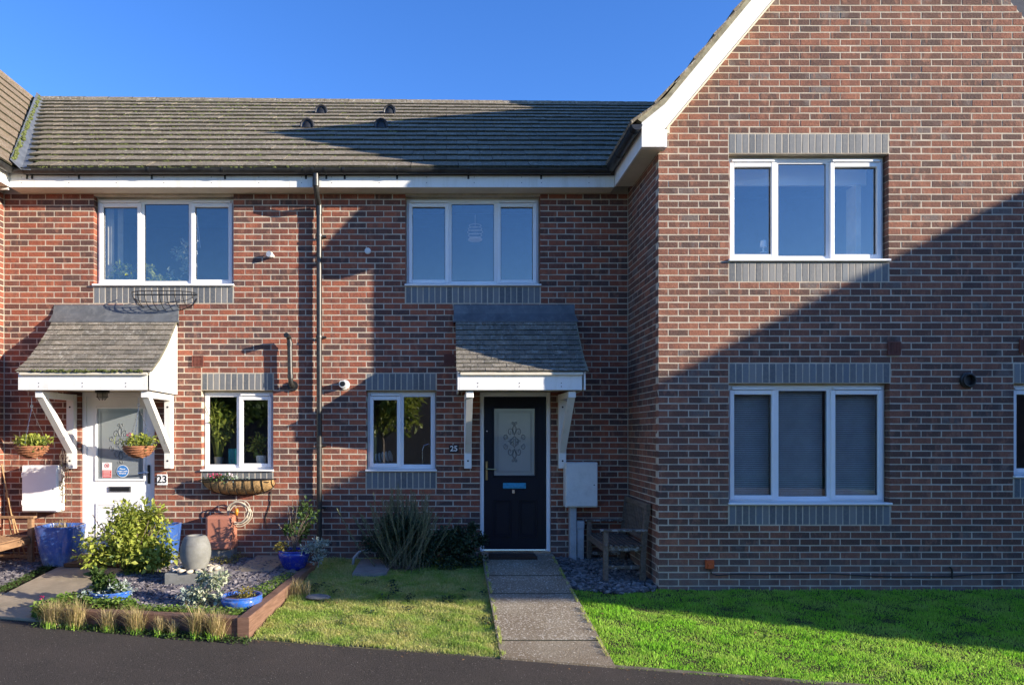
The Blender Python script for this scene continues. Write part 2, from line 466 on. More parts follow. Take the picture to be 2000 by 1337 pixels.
class MB:
    def __init__(s):
        s.v = []
        s.f = []
    def add(s, vs, fs):
        o = len(s.v)
        s.v += [tuple(v) for v in vs]
        s.f += [tuple(i + o for i in f) for f in fs]
        return s
    def box(s, x0, x1, y0, y1, z0, z1, b=0):
        if b <= 0:
            vs = [(x, y, z) for x in (x0, x1) for y in (y0, y1) for z in (z0, z1)]
            fs = [(0, 1, 3, 2), (4, 6, 7, 5), (0, 4, 5, 1), (2, 3, 7, 6), (0, 2, 6, 4), (1, 5, 7, 3)]
            return s.add(vs, fs)
        bm = bmesh.new()
        bmesh.ops.create_cube(bm, size=1)
        for v in bm.verts:
            v.co = Vector(((x0 + x1) / 2 + v.co.x * (x1 - x0), (y0 + y1) / 2 + v.co.y * (y1 - y0), (z0 + z1) / 2 + v.co.z * (z1 - z0)))
        bmesh.ops.bevel(bm, geom=bm.edges[:], offset=b, segments=2 if b > .008 else 1, profile=.5, affect='EDGES')
        return s.frombm(bm)
    def frombm(s, bm, mat=None):
        bm.verts.ensure_lookup_table()
        if mat is not None:
            bm.transform(mat)
        o = len(s.v)
        bm.verts.index_update()
        s.v += [tuple(v.co) for v in bm.verts]
        s.f += [tuple(v.index + o for v in f.verts) for f in bm.faces]
        bm.free()
        return s
    def prism(s, poly, axis, a, b):
        """poly of 2D points; extruded along axis from a to b"""
        n = len(poly)
        def mk(p, t):
            if axis == 'y':
                return (p[0], t, p[1])
            if axis == 'x':
                return (t, p[0], p[1])
            return (p[0], p[1], t)
        vs = [mk(p, a) for p in poly] + [mk(p, b) for p in poly]
        fs = [tuple(range(n)), tuple(range(2 * n - 1, n - 1, -1))]
        fs += [(i, i + n, (i + 1) % n + n, (i + 1) % n) for i in range(n)]
        return s.add(vs, fs)
    def tube(s, pts, r, n=8, cap=True):
        pts = [Vector(p) for p in pts]
        rr = r if isinstance(r, (list, tuple)) else [r] * len(pts)
        rings = []
        up = Vector((0, 0, 1))
        prev = None
        for i, p in enumerate(pts):
            d = (pts[min(i + 1, len(pts) - 1)] - pts[max(i - 1, 0)])
            if d.length < 1e-9:
                d = Vector((0, 0, 1))
            d.normalize()
            if prev is None:
                a = d.cross(Vector((0, 0, 1)) if abs(d.z) < .9 else Vector((1, 0, 0))).normalized()
            else:
                a = (prev - d * prev.dot(d))
                if a.length < 1e-6:
                    a = d.orthogonal()
                a.normalize()
            prev = a
            b = d.cross(a)
            rings.append([p + (a * math.cos(2 * math.pi * k / n) + b * math.sin(2 * math.pi * k / n)) * rr[i] for k in range(n)])
        vs = [v for ring in rings for v in ring]
        fs = []
        for i in range(len(rings) - 1):
            for k in range(n):
                fs.append((i * n + k, i * n + (k + 1) % n, (i + 1) * n + (k + 1) % n, (i + 1) * n + k))
        if cap:
            fs.append(tuple(range(n - 1, -1, -1)))
            fs.append(tuple(range((len(rings) - 1) * n, len(rings) * n)))
        return s.add(vs, fs)
    def lathe(s, prof, c, n=24, sx=1, sy=1, sq=0):
        vs = []
        for r, z in prof:
            for k in range(n):
                a = 2 * math.pi * k / n
                ca, sa = math.cos(a), math.sin(a)
                if sq:
                    q = (abs(ca) ** sq + abs(sa) ** sq) ** (-1 / sq)
                    ca, sa = ca * q, sa * q
                vs.append((c[0] + r * ca * sx, c[1] + r * sa * sy, c[2] + z))
        fs = []
        for i in range(len(prof) - 1):
            for k in range(n):
                fs.append((i * n + k, i * n + (k + 1) % n, (i + 1) * n + (k + 1) % n, (i + 1) * n + k))
        fs.append(tuple(range(n - 1, -1, -1)))
        fs.append(tuple(range((len(prof) - 1) * n, len(prof) * n)))
        return s.add(vs, fs)
    def cyl(s, c, axis, r, h, n=20):
        a = Vector(axis).normalized()
        return s.tube([Vector(c), Vector(c) + a * h], r, n)

def obj(name, mb, mat, parent=None, label=None, kind=None, smooth=False, origin=None):
    vs = np.array(mb.v, dtype=np.float64)
    if origin is None:
        lo, hi = vs.min(0), vs.max(0)
        origin = Vector(((lo[0] + hi[0]) / 2, (lo[1] + hi[1]) / 2, lo[2]))
    vs = vs - np.array(origin)
    me = bpy.data.meshes.new(name)
    me.from_pydata([tuple(v) for v in vs], [], mb.f)
    if smooth:
        me.shade_smooth()
    me.materials.append(mat if not isinstance(mat, str) else M[mat])
    o = bpy.data.objects.new(name, me)
    C.objects.link(o)
    WL[o.name] = Vector(origin)
    if parent:
        o.parent = parent
    o.location = Vector(origin) - base_of(parent)
    if label:
        o['label'] = label
    if kind:
        o['kind'] = kind
    return o

def auto(o, ang=40):
    me = o.data
    me.shade_smooth()
    bm = bmesh.new()
    bm.from_mesh(me)
    for e in bm.edges:
        if len(e.link_faces) == 2 and e.calc_face_angle(0) > R(ang):
            e.smooth = False
    bm.to_mesh(me)
    bm.free()
    return o

def fixn(o):
    bm = bmesh.new()
    bm.from_mesh(o.data)
    bmesh.ops.recalc_face_normals(bm, faces=bm.faces[:])
    bm.to_mesh(o.data)
    bm.free()
    return o

def thing(name, label, cat, loc, group=None):
    o = bpy.data.objects.new(name, None)
    o.empty_display_size = .2
    C.objects.link(o)
    o.location = loc
    WL[o.name] = Vector(loc)
    o['label'] = label
    o['category'] = cat
    if group:
        o['group'] = group
    return o

def tag(o, label, cat, group=None):
    o['label'] = label
    o['category'] = cat
    if group:
        o['group'] = group
    return o

def part_empty(name, parent, loc):
    o = bpy.data.objects.new(name, None)
    C.objects.link(o)
    o.parent = parent
    o.location = Vector(loc) - base_of(parent)
    WL[o.name] = Vector(loc)
    return o

def inst(name, me, pos, parent, rot=None, scale=None, color=None):
    o = bpy.data.objects.new(name, me)
    C.objects.link(o)
    o.parent = parent
    o.location = Vector(pos) - base_of(parent)
    if rot is not None:
        o.rotation_euler = rot
    if scale is not None:
        o.scale = scale
    if color is not None:
        o.color = color
    return o

def np_mesh(name, V, F, mat, parent=None, kind='stuff', smooth=False, attr=None, origin=(0, 0, 0)):
    """V (n,3) array, F (m,k) array of equal-size faces"""
    V = np.asarray(V, dtype=np.float32) - np.array(origin, dtype=np.float32)
    F = np.asarray(F, dtype=np.int32)
    me = bpy.data.meshes.new(name)
    me.vertices.add(len(V))
    me.vertices.foreach_set('co', V.ravel())
    k = F.shape[1]
    me.loops.add(F.size)
    me.loops.foreach_set('vertex_index', F.ravel())
    me.polygons.add(len(F))
    me.polygons.foreach_set('loop_start', np.arange(len(F), dtype=np.int32) * k)
    me.update(calc_edges=True)
    if attr is not None:
        a = me.attributes.new('rnd', 'FLOAT', 'FACE')
        a.data.foreach_set('value', np.asarray(attr, dtype=np.float32))
    me.materials.append(M[mat] if isinstance(mat, str) else mat)
    if smooth:
        me.shade_smooth()
    else:
        me.shade_flat()
    o = bpy.data.objects.new(name, me)
    C.objects.link(o)
    WL[o.name] = Vector(origin)
    if parent:
        o.parent = parent
    o.location = Vector(origin) - base_of(parent)
    if kind:
        o['kind'] = kind
    return o

def scatter(name, tv, tf, mats, pos, mat, parent=None, kind='stuff', attr=None, smooth=False):
    tv = np.asarray(tv, dtype=np.float32)
    tf = np.asarray(tf, dtype=np.int32)
    mats = np.asarray(mats, dtype=np.float32)
    pos = np.asarray(pos, dtype=np.float32)
    V = np.einsum('nij,vj->nvi', mats, tv) + pos[:, None, :]
    F = tf[None] + (np.arange(len(pos)) * len(tv))[:, None, None]
    at = None
    if attr is not None:
        at = np.repeat(np.asarray(attr), len(tf))
    og = tuple(base_of(parent))
    return np_mesh(name, V.reshape(-1, 3), F.reshape(-1, tf.shape[1]), mat, parent, kind, smooth, at, og)

def rot_mats(n, tilt=math.pi, rs=None):
    """random orientations: yaw free, tilt from the +Z axis up to tilt"""
    rs = rs or nr
    yaw = rs.uniform(0, 2 * math.pi, n)
    ti = rs.uniform(0, 1, n) ** .7 * tilt
    sp = rs.uniform(0, 2 * math.pi, n)
    def rz(a):
        c, s = np.cos(a), np.sin(a)
        m = np.zeros((len(a), 3, 3))
        m[:, 0, 0] = c; m[:, 0, 1] = -s; m[:, 1, 0] = s; m[:, 1, 1] = c; m[:, 2, 2] = 1
        return m
    def rx(a):
        c, s = np.cos(a), np.sin(a)
        m = np.zeros((len(a), 3, 3))
        m[:, 1, 1] = c; m[:, 1, 2] = -s; m[:, 2, 1] = s; m[:, 2, 2] = c; m[:, 0, 0] = 1
        return m
    return rz(yaw) @ rx(ti) @ rz(sp)

BOXV = np.array([(x, y, z) for x in (-.5, .5) for y in (-.5, .5) for z in (-.5, .5)])
BOXF = np.array([(0, 1, 3, 2), (4, 6, 7, 5), (0, 4, 5, 1), (2, 3, 7, 6), (0, 2, 6, 4), (1, 5, 7, 3)])
LEAFV = np.array([(0, 0, 0), (.5, -.32, .10), (1, 0, -.06), (.5, .32, .10), (.5, 0, 0)])
LEAFF = np.array([(0, 1, 4), (1, 2, 4), (4, 2, 3), (0, 4, 3)])

def leaves(name, centre, rad, n, size, mat, parent=None, shell=.5, clumps=0, flat=.9, seed=1, kind='stuff', sizev=.5, zmin=None):
    rs = np.random.default_rng(seed)
    c = np.array(centre)
    rad = np.array(rad)
    if clumps:
        cc = rs.normal(size=(clumps, 3))
        cc /= np.linalg.norm(cc, axis=1)[:, None]
        cc *= rs.uniform(.35, .95, clumps)[:, None]
        idx = rs.integers(0, clumps, n)
        d = rs.normal(size=(n, 3))
        d /= np.linalg.norm(d, axis=1)[:, None]
        cr = rs.uniform(.22, .42, clumps)
        p = cc[idx] + d * (cr[idx] * rs.uniform(shell, 1.0, n))[:, None]
        out = d
    else:
        d = rs.normal(size=(n, 3))
        d /= np.linalg.norm(d, axis=1)[:, None]
        p = d * (rs.uniform(shell, 1, n))[:, None]
        out = d
    p = c + p * rad
    if zmin is not None:
        k = p[:, 2] > zmin
        p = p[k]; out = out[k]; n = len(p)
    # leaf x axis points outward+random, normal up+outward
    x = out + rs.normal(size=(n, 3)) * .7
    x /= np.linalg.norm(x, axis=1)[:, None]
    z = out * .5 + np.array((0, 0, flat)) + rs.normal(size=(n, 3)) * .35
    y = np.cross(z, x); y /= np.linalg.norm(y, axis=1)[:, None]
    z = np.cross(x, y)
    s = size * rs.uniform(1 - sizev, 1 + sizev, n)
    m = np.stack([x, y, z], axis=2) * s[:, None, None]
    return scatter(name, LEAFV, LEAFF, m, p, mat, parent, kind)

def blades(name, pts, h, wid, mat, parent=None, lean=.35, seed=3, kind='stuff'):
    """bent two-triangle blades"""
    rs = np.random.default_rng(seed)
    n = len(pts)
    yaw = rs.uniform(0, 2 * math.pi, n)
    hh = h * rs.uniform(.5, 1.3, n) if np.isscalar(h) else h
    le = rs.uniform(0, lean, n) * hh
    dx, dy = np.cos(yaw), np.sin(yaw)
    wx, wy = -dy, dx
    wv = wid * rs.uniform(.6, 1.3, n)
    P = np.asarray(pts)
    a = P + np.stack([wx * wv / 2, wy * wv / 2, np.zeros(n)], 1)
    b = P - np.stack([wx * wv / 2, wy * wv / 2, np.zeros(n)], 1)
    m1 = P + np.stack([dx * le * .35 + wx * wv * .4, dy * le * .35 + wy * wv * .4, hh * .6], 1)
    m2 = P + np.stack([dx * le * .35 - wx * wv * .4, dy * le * .35 - wy * wv * .4, hh * .6], 1)
    t = P + np.stack([dx * le, dy * le, hh], 1)
    V = np.stack([a, b, m1, m2, t], 1).reshape(-1, 3)
    tf = np.array([(0, 1, 3), (0, 3, 2), (2, 3, 4)])
    F = (tf[None] + (np.arange(n) * 5)[:, None, None]).reshape(-1, 3)
    og = tuple(base_of(parent))
    return np_mesh(name, V, F, mat, parent, kind, False, None, og)

def text_mesh(txt, size, pos, mat, parent, name='lettering', depth=.001, align='CENTER', bold=0):
    cu = bpy.data.curves.new('t', 'FONT')
    cu.body = txt
    cu.size = size
    cu.align_x = align
    cu.align_y = 'CENTER'
    cu.extrude = depth
    cu.offset = bold
    cu.resolution_u = 3
    to = bpy.data.objects.new('t', cu)
    C.objects.link(to)
    bpy.context.view_layer.update()
    me = bpy.data.meshes.new_from_object(to.evaluated_get(bpy.context.evaluated_depsgraph_get()))
    bpy.data.objects.remove(to)
    me.name = name
    me.materials.clear()
    me.materials.append(M[mat])
    o = bpy.data.objects.new(name, me)
    C.objects.link(o)
    o.parent = parent
    o.location = Vector(pos) - base_of(parent)
    o.rotation_euler = (R(90), 0, 0)
    return o

def PX(px, Y):
    return (px - 872) * Y / 1400
def PZ(py, Y):
    return CAMH - (py - 845) * Y / 1400
def G(Y, X=0):
    """ground height"""
    g = -.15 + (min(Y, 9.3) - 6) * .083
    return g - (.02 if X > 1.4 else 0)
def Gn(Y, X):
    return -.15 + (np.minimum(Y, 9.3) - 6) * .083 - np.where(X > 1.4, .02, 0)
def roadedge(X):
    return 6.02 - .2 * (X - .46) + .0 * X
def ZB(Y):
    """surface of the raised bed"""
    return .0 + (Y - 6.6) * .045

YM, YG, XC, XL, XP = 9.3, 7.97, 2.355, -5.74, -1.64     # main wall, gable wall, inner corners, party line
SOFZ = 4.825

# ------------------------------------------------------------------ ground, road, paths
def sheet(name, poly, mat, kind='structure', zf=None, z=0, div=1):
    mb = MB()
    mb.add([(x, y, zf(y, x) + z if zf else z) for x, y in poly], [tuple(range(len(poly)))])
    o = obj(name, mb, mat, None, kind=kind)
    return fixn(o)

# big earth sheet under everything
mb = MB()
mb.add([(-400, -400, -.42), (400, -400, -.42), (400, 400, -.42), (-400, 400, -.42)], [(0, 1, 2, 3)])
obj('ground', mb, 'verge', kind='structure')
# sloping ground under the gardens
mb = MB()
def edgepts():
    return [(x, roadedge(x)) for x in (-14, -8, -4, 0, 4, 8, 13)]
ep = edgepts()
vs = [(x, y, -.15 + (y - 6) * .083 - .035) for x, y in ep] + [(x, 9.3, .124 - .035) for x, y in ep] + [(x, 20, .124 - .035) for x, y in ep]
n = len(ep)
fs = [(i, i + 1, i + 1 + n, i + n) for i in range(n - 1)] + [(i + n, i + 1 + n, i + 1 + 2 * n, i + 2 * n) for i in range(n - 1)]
mb.add(vs, fs)
mb.add([(x, y, -.15 + (y - 6) * .083 - .035) for x, y in ep] + [(x, y, -.6) for x, y in ep], [(i + 1, i, i + n, i + 1 + n) for i in range(n - 1)])
obj('garden_soil', mb, 'earth', kind='structure')

# asphalt road, a gently uneven grid whose far edge follows the gardens
nx, ny = 70, 30
V, F = [], []
for j in range(ny + 1):
    t = j / ny
    for i in range(nx + 1):
        x = -16 + 32 * i / nx
        ye = roadedge(x) + .0
        y = ye - (t ** 1.6) * (ye + 13)
        ez = -.15 + (ye - 6) * .083
        z = ez - .02 - .022 * (ye - y) * math.exp(-(ye - y) * .25) + .006 * math.sin(x * 1.3 + y) * (t > 0)
        V.append((x, y, z))
for j in range(ny):
    for i in range(nx):
        a = j * (nx + 1) + i
        F.append((a, a + nx + 1, a + nx + 2, a + 1))
road = np_mesh('road', V, F, 'asphalt', kind='structure', smooth=True)

# flush concrete edging between lawn and road
ed = MB()
xs = np.linspace(-9, 9, 41)
for a, b in zip(xs[:-1], xs[1:]):
    ya, yb = roadedge(a), roadedge(b)
    za, zb = -.15 + (ya - 6) * .083, -.15 + (yb - 6) * .083
    ed.add([(a, ya, za - .012), (b, yb, zb - .012), (b, yb + .05, zb - .010), (a, ya + .05, za - .010),
            (a, ya, za - .12), (b, yb, zb - .12)], [(0, 1, 2, 3), (0, 4, 5, 1)])
obj('edging_strip', ed, 'kerb', kind='structure')

# path to number 25 : four slabs
def pz25(y):
    return .165 + (y - 9.2) * .0984
path = MB()
path.add([(.50, 5.99, pz25(5.99) - .03), (1.34, 5.85, pz25(5.85) - .03), (1.34, 9.28, pz25(9.28) - .03), (.50, 9.28, pz25(9.28) - .03)], [(0, 1, 2, 3)])
path = obj('path', path, 'earth', kind='structure')
ys = [(5.99, 6.36, 'path25c'), (6.38, 7.65, 'path25'), (7.67, 8.30, 'path25'), (8.32, 9.27, 'path25')]
for k, (a, b, m) in enumerate(ys):
    s = MB()
    nxs = 6
    a0 = a
    vs = []
    for i in range(nxs + 1):
        x = .455 + (1.375 - .455) * i / nxs
        ya = a + (-.2 * (x - .46) + .02 if k == 0 else 0)
        vs.append((x, ya, b))
    top = [(x, ya, pz25(ya)) for x, ya, _ in vs] + [(x, yb, pz25(yb)) for x, _, yb in vs]
    bot = [(x, y, z - .05) for x, y, z in top]
    q = nxs + 1
    fs = [(i, i + 1, i + 1 + q, i + q) for i in range(nxs)]
    fs += [(i + 2 * q, i, i + q, i + 3 * q) if i == 0 else (i, i + 2 * q, i + 3 * q, i + q) for i in (0, nxs)]
    fs += [(i + 2 * q, i + 1 + 2 * q, i + 1, i) for i in range(nxs)]
    s.add(top + bot, fs)
    obj('slab', s, m, path)

for a, b in ((6.36, 6.38), (7.65, 7.67), (8.30, 8.32)):
    j = MB()
    j.add([(.46, a - .004, pz25(a) + .0012), (1.37, a - .004, pz25(a) + .0012), (1.37, b + .002, pz25(b) + .0012), (.46, b + .002, pz25(b) + .0012)], [(0, 1, 2, 3)])
    obj('joint', j, 'tile_nose', path)
# path to number 23
def g_at(y, x):
    return -.15 + (min(y, 9.3) - 6) * .083
p23 = MB()
p23.add([(-4.70, 7.0, g_at(7.0, 0) - .028), (-3.94, 6.85, g_at(6.85, 0) - .028), (-3.94, 9.2, g_at(9.2, 0) - .028), (-4.70, 9.2, g_at(9.2, 0) - .028)], [(0, 1, 2, 3)])
p23 = obj('path', p23, 'earth', kind='structure')
for a, b, x0, x1 in ((6.95, 7.28, -4.76, -3.86), (7.29, 8.22, -4.75, -3.88), (8.23, 9.22, -4.75, -3.90), (7.0, 7.75, -5.9, -4.77)):
    s = MB()
    za, zb = g_at(a, 0) + .012, g_at(b, 0) + .012
    ya0, ya1 = (a, a) if a > 7.2 else (roadedge(x0) + .0, roadedge(x1) + .0)
    z0, z1 = g_at(ya0, 0) + .012, g_at(ya1, 0) + .012
    s.add([(x0, ya0, z0), (x1, ya1, z1), (x1, b, zb), (x0, b, zb), (x0, ya0, z0 - .05), (x1, ya1, z1 - .05), (x1, b, zb - .05), (x0, b, zb - .05)],
          [(0, 1, 2, 3), (0, 4, 5, 1), (1, 5, 6, 2), (2, 6, 7, 3), (3, 7, 4, 0)])
    obj('slab', s, 'path23', p23)

# ------------------------------------------------------------------ bricks
BW, BH, BD, PITCH, COURSE, Z0 = .2165, .0665, .1, .225, .075, .029

def brick_template(seed, w=BW, h=BH, d=BD, j=.0016, bev=.004):
    r = random.Random(seed)
    J = lambda k=1: r.uniform(-j, j) * k
    x, z = w / 2, h / 2
    vs = []
    for sx, sz in ((-1, -1), (1, -1), (1, 1), (-1, 1)):
        vs.append((sx * x + J(), d, sz * z + J(.6)))
    for sx, sz in ((-1, -1), (1, -1), (1, 1), (-1, 1)):
        vs.append((sx * x + J(), bev, sz * z + J()))
    for sx, sz in ((-1, -1), (1, -1), (1, 1), (-1, 1)):
        vs.append((sx * (x - bev) + J(), J(.5), sz * (z - bev) + J()))
    fs = []
    for i in range(4):
        k = (i + 1) % 4
        fs.append((i, k, 4 + k, 4 + i))
        fs.append((4 + i, 4 + k, 8 + k, 8 + i))
    fs.append((8, 9, 10, 11))
    return np.array(vs), np.array(fs)

BT = [brick_template(k) for k in range(8)]
def brick_meshes(mat):
    out = []
    for v, f in BT:
        me = bpy.data.meshes.new('brick')
        me.from_pydata([tuple(a) for a in v], [], [tuple(int(i) for i in b) for b in f])
        me.materials.append(M[mat])
        out.append(me)
    return out
BME = {'brick': brick_meshes('brick'), 'brick_gable': brick_meshes('brick_gable')}

def lay(u0, u1, z0, z1, zones, phase, limits=None):
    """brick intervals (ua, ub, z) in a wall, with zones (rect) kept free"""
    out = []
    k0 = int(math.floor((z0 - Z0) / COURSE)) - 1
    k1 = int(math.ceil((z1 - Z0) / COURSE)) + 1
    for k in range(k0, k1):
        za = Z0 + k * COURSE + .00425
        zb = za + BH
        if za < z0 - .04 or zb > z1 + .002:
            continue
        off = phase + (PITCH / 2 if k % 2 else 0)
        lo, hi = u0, u1
        row = []
        if limits:
            lo2, hi2 = limits((za + zb) / 2)
            lo, hi = max(lo, lo2), min(hi, hi2)
        i0 = int(math.floor((lo - off) / PITCH)) - 1
        i1 = int(math.ceil((hi - off) / PITCH)) + 1
        for i in range(i0, i1):
            a = off + i * PITCH + .00425 + rnd.uniform(-.0015, .0015)
            b = a + BW
            segs = [(max(a, lo), min(b, hi))]
            for (x0, x1, q0, q1) in zones:
                if q1 - .01 <= za or q0 + .01 >= zb:
                    continue
                ns = []
                for s0, s1 in segs:
                    if s1 <= x0 or s0 >= x1:
                        ns.append((s0, s1))
                    else:
                        if s0 < x0:
                            ns.append((s0, x0))
                        if s1 > x1:
                            ns.append((x1, s1))
                segs = ns
            row += [[s0, s1] for s0, s1 in segs if s1 - s0 > .002]
        # no slivers: a cut piece under 5 cm is taken up by the brick beside it
        row.sort()
        i = 0
        while i < len(row):
            if row[i][1] - row[i][0] < .05:
                if i and row[i][0] - row[i - 1][1] < .014:
                    row[i - 1][1] = row[i][1]
                    row.pop(i)
                    continue
                if i + 1 < len(row) and row[i + 1][0] - row[i][1] < .014:
                    row[i + 1][0] = row[i][0]
                    row.pop(i)
                    continue
            i += 1
        out += [(s0, s1, (za + zb) / 2) for s0, s1 in row if s1 - s0 > .03]
    return out

def bricks(wall, lays, mat, focus, maxn=300, extra=None):
    """lays: (ua, ub, z) on a wall whose face is y=face; extra: ready (pos, width, rotz) list for return walls"""
    full, rest = [], []
    for (a, b, z, face) in lays:
        (full if abs(b - a - BW) < .006 else rest).append((a, b, z, face))
    full.sort(key=lambda q: ((q[0] + q[1]) / 2 - focus[0]) ** 2 + (q[2] - focus[1]) ** 2)
    pick, rest = full[:maxn], rest + full[maxn:]
    for a, b, z, face in pick:
        o = inst('brick', BME[mat][rnd.randrange(8)], ((a + b) / 2, face + rnd.uniform(-.0012, .0012), z), wall)
        r = rnd.random() ** 1.1
        o.color = (r, r, r, 1)
    mats, pos, at = [], [], []
    allV, allF, allA, off = [], [], [], 0
    items = [((a + b) / 2, face, z, b - a, 0) for a, b, z, face in rest] + (extra or [])
    for x, y, z, wd, rz in items:
        tv, tf = BT[rnd.randrange(8)]
        v = tv.copy()
        # stretch only the body so the arris keeps its size
        v[:, 0] = np.sign(v[:, 0]) * np.maximum(np.abs(v[:, 0]) - (BW - wd) / 2, .003)
        v[:, 1] += rnd.uniform(-.0012, .0012)
        c, s = math.cos(rz), math.sin(rz)
        R3 = np.array([(c, -s, 0), (s, c, 0), (0, 0, 1)])
        v = v @ R3.T + np.array((x, y, z))
        allV.append(v)
        allF.append(tf + off)
        off += len(v)
        allA += [rnd.random() ** 1.1] * len(tf)
    if allV:
        o = np_mesh('brickwork', np.vstack(allV), np.vstack(allF), mat, wall, 'stuff', False, allA, tuple(base_of(wall)))
        o.color = (0, 0, 0, 1)

def mortar_wall(mb, x0, x1, z0, z1, holes, yf, depth=.22):
    """mortar core split round the holes"""
    xs = sorted({x0, x1, *[min(max(h[0], x0), x1) for h in holes], *[min(max(h[1], x0), x1) for h in holes]})
    zs = sorted({z0, z1, *[min(max(h[2], z0), z1) for h in holes], *[min(max(h[3], z0), z1) for h in holes]})
    yb = yf + depth
    yf += .0019
    cell = {}
    for i in range(len(xs) - 1):
        for j in range(len(zs) - 1):
            cx, cz = (xs[i] + xs[i + 1]) / 2, (zs[j] + zs[j + 1]) / 2
            cell[i, j] = not any(h[0] < cx < h[1] and h[2] < cz < h[3] for h in holes)
    for (i, j), on in cell.items():
        if not on:
            continue
        a, b, c, d = xs[i], xs[i + 1], zs[j], zs[j + 1]
        mb.add([(a, yf, c), (b, yf, c), (b, yf, d), (a, yf, d)], [(0, 1, 2, 3)])
        mb.add([(a, yb, c), (b, yb, c), (b, yb, d), (a, yb, d)], [(3, 2, 1, 0)])
        for di, dj, q in ((-1, 0, [(a, c), (a, d)]), (1, 0, [(b, d), (b, c)]), (0, -1, [(b, c), (a, c)]), (0, 1, [(a, d), (b, d)])):
            if not cell.get((i + di, j + dj), False):
                (xa, za), (xb, zb) = q
                mb.add([(xa, yf, za), (xb, yf, zb), (xb, yb, zb), (xa, yb, za)], [(0, 1, 2, 3)])

SME = {}
def soldiers(wallpart, x0, x1, z0, yf, name='soldier_course'):
    """blue bricks on end over z0 .. z0+.225, as sub-parts of a thin mortar bed"""
    mb = MB().box(x0 + .001, x1 - .001, yf + .0015, yf + .0027, z0 + .001, z0 + .224)
    bed = obj(name, mb, 'mortar', wallpart)
    n = round((x1 - x0) / .075)
    p = (x1 - x0) / n
    for i in range(n):
        key = rnd.randrange(6)
        if key not in SME:
            v, f = brick_template(50 + key, .0655, .212, .1, .0012, .004)
            me = bpy.data.meshes.new('brick')
            me.from_pydata([tuple(a) for a in v], [], [tuple(int(i) for i in b) for b in f])
            me.materials.append(M['bluebrick'])
            SME[key] = me
        inst('brick', SME[key], (x0 + (i + .5) * p, yf - .001, z0 + .1125), bed)
    return bed

def hole(o):
    return (o[0] - .003, o[1] + .003, o[2] - .003, o[3] + .003)

# openings  (x0, x1, z0, z1)
UL = (-4.575, -2.765, 3.629, 4.80)
UR = (-.53, 1.215, 3.629, 4.80)
LL = (-3.175, -2.25, 1.229, 2.279)
LR = (-1.04, -.135, 1.229, 2.279)
D23 = (-4.745, -3.79, -.2, 2.255)
D25 = (.435, 1.355, -.2, 2.255)
GU = (3.1425, 4.915, 3.629, 4.829)
GL = (3.1425, 4.93, .929, 2.279)
GR = (6.31, 7.25, 1.229, 2.279)
def sol(o, z):
    return (o[0], o[1], z, z + .225)
main_sol = [sol(UL, 3.404), sol(UR, 3.404), sol(LL, 2.279), sol(LL, 1.004), sol(LR, 2.279), sol(LR, 1.004)]
gab_sol = [sol(GU, 4.829), sol(GU, 3.404), sol(GL, 2.279), sol(GL, .704), sol(GR, 2.279), sol(GR, 1.004)]

H23 = thing('terraced_house', 'left brick house with the white front door numbered 23', 'house', (-3.7, YM, 0), 'brick terraced houses in a row')
H25 = thing('terraced_house', 'middle brick house with navy front door numbered 25 and grey canopy', 'house', (.3, YM, 0), 'brick terraced houses in a row')
HG = thing('gable_house', 'tall brick gable house on the right with white bargeboard', 'house', (4.9, YG, 0), 'brick terraced houses in a row')

def house_wall(H, x0, x1, holes, sols, focus):
    mb = MB()
    mortar_wall(mb, x0, x1, -.3, SOFZ + .1, [hole(h) for h in holes], YM)
    wl = obj('wall', mb, 'mortar', H)
    zones = [(h[0], h[1], h[2], h[3]) for h in holes] + [(s[0] - .009, s[1] + .009, s[2], s[3]) for s in sols]
    return wl, zones

w23, z23 = house_wall(H23, XL - .06, XP, [UL, LL, D23], main_sol, None)
w25, z25 = house_wall(H25, XP, XC + .06, [UR, LR, D25], main_sol, None)
al = lay(XL + .004, XC - .004, 0.0, SOFZ - .0, z23 + z25, -1.04)
b23 = [(a, b, z, YM) for a, b, z in al if (a + b) / 2 < XP]
b25 = [(a, b, z, YM) for a, b, z in al if (a + b) / 2 >= XP]
# left return wall (faces +X) : stuff
def return_lay(xf, y0, y1, ztop, rz):
    out = []
    for a, b, z in lay(y0, y1, -.1, ztop, [], y0):
        out.append((xf, (a + b) / 2, z, b - a, rz))
    return out
mbL = MB().box(XL - .22, XL - .0028, YG + .221, YM - .001, -.3, SOFZ + .1)
HL = thing('terraced_house', 'projecting house at the far left edge with steep pale brown roof', 'house', (XL - 2, YG, 0), 'brick terraced houses in a row')
wL = obj('wall', mbL, 'mortar', HL)
bricks(wL, [], 'brick', (0, 0), 0, return_lay(XL, YG + .11, YM - .006, SOFZ, math.pi / 2))
for s in main_sol:
    soldiers(w23 if s[0] < XP else w25, s[0], s[1], s[2], YM)
bricks(w23, b23, 'brick', (-2.7, 2.6))
bricks(w25, b25, 'brick', (-.4, 2.6))

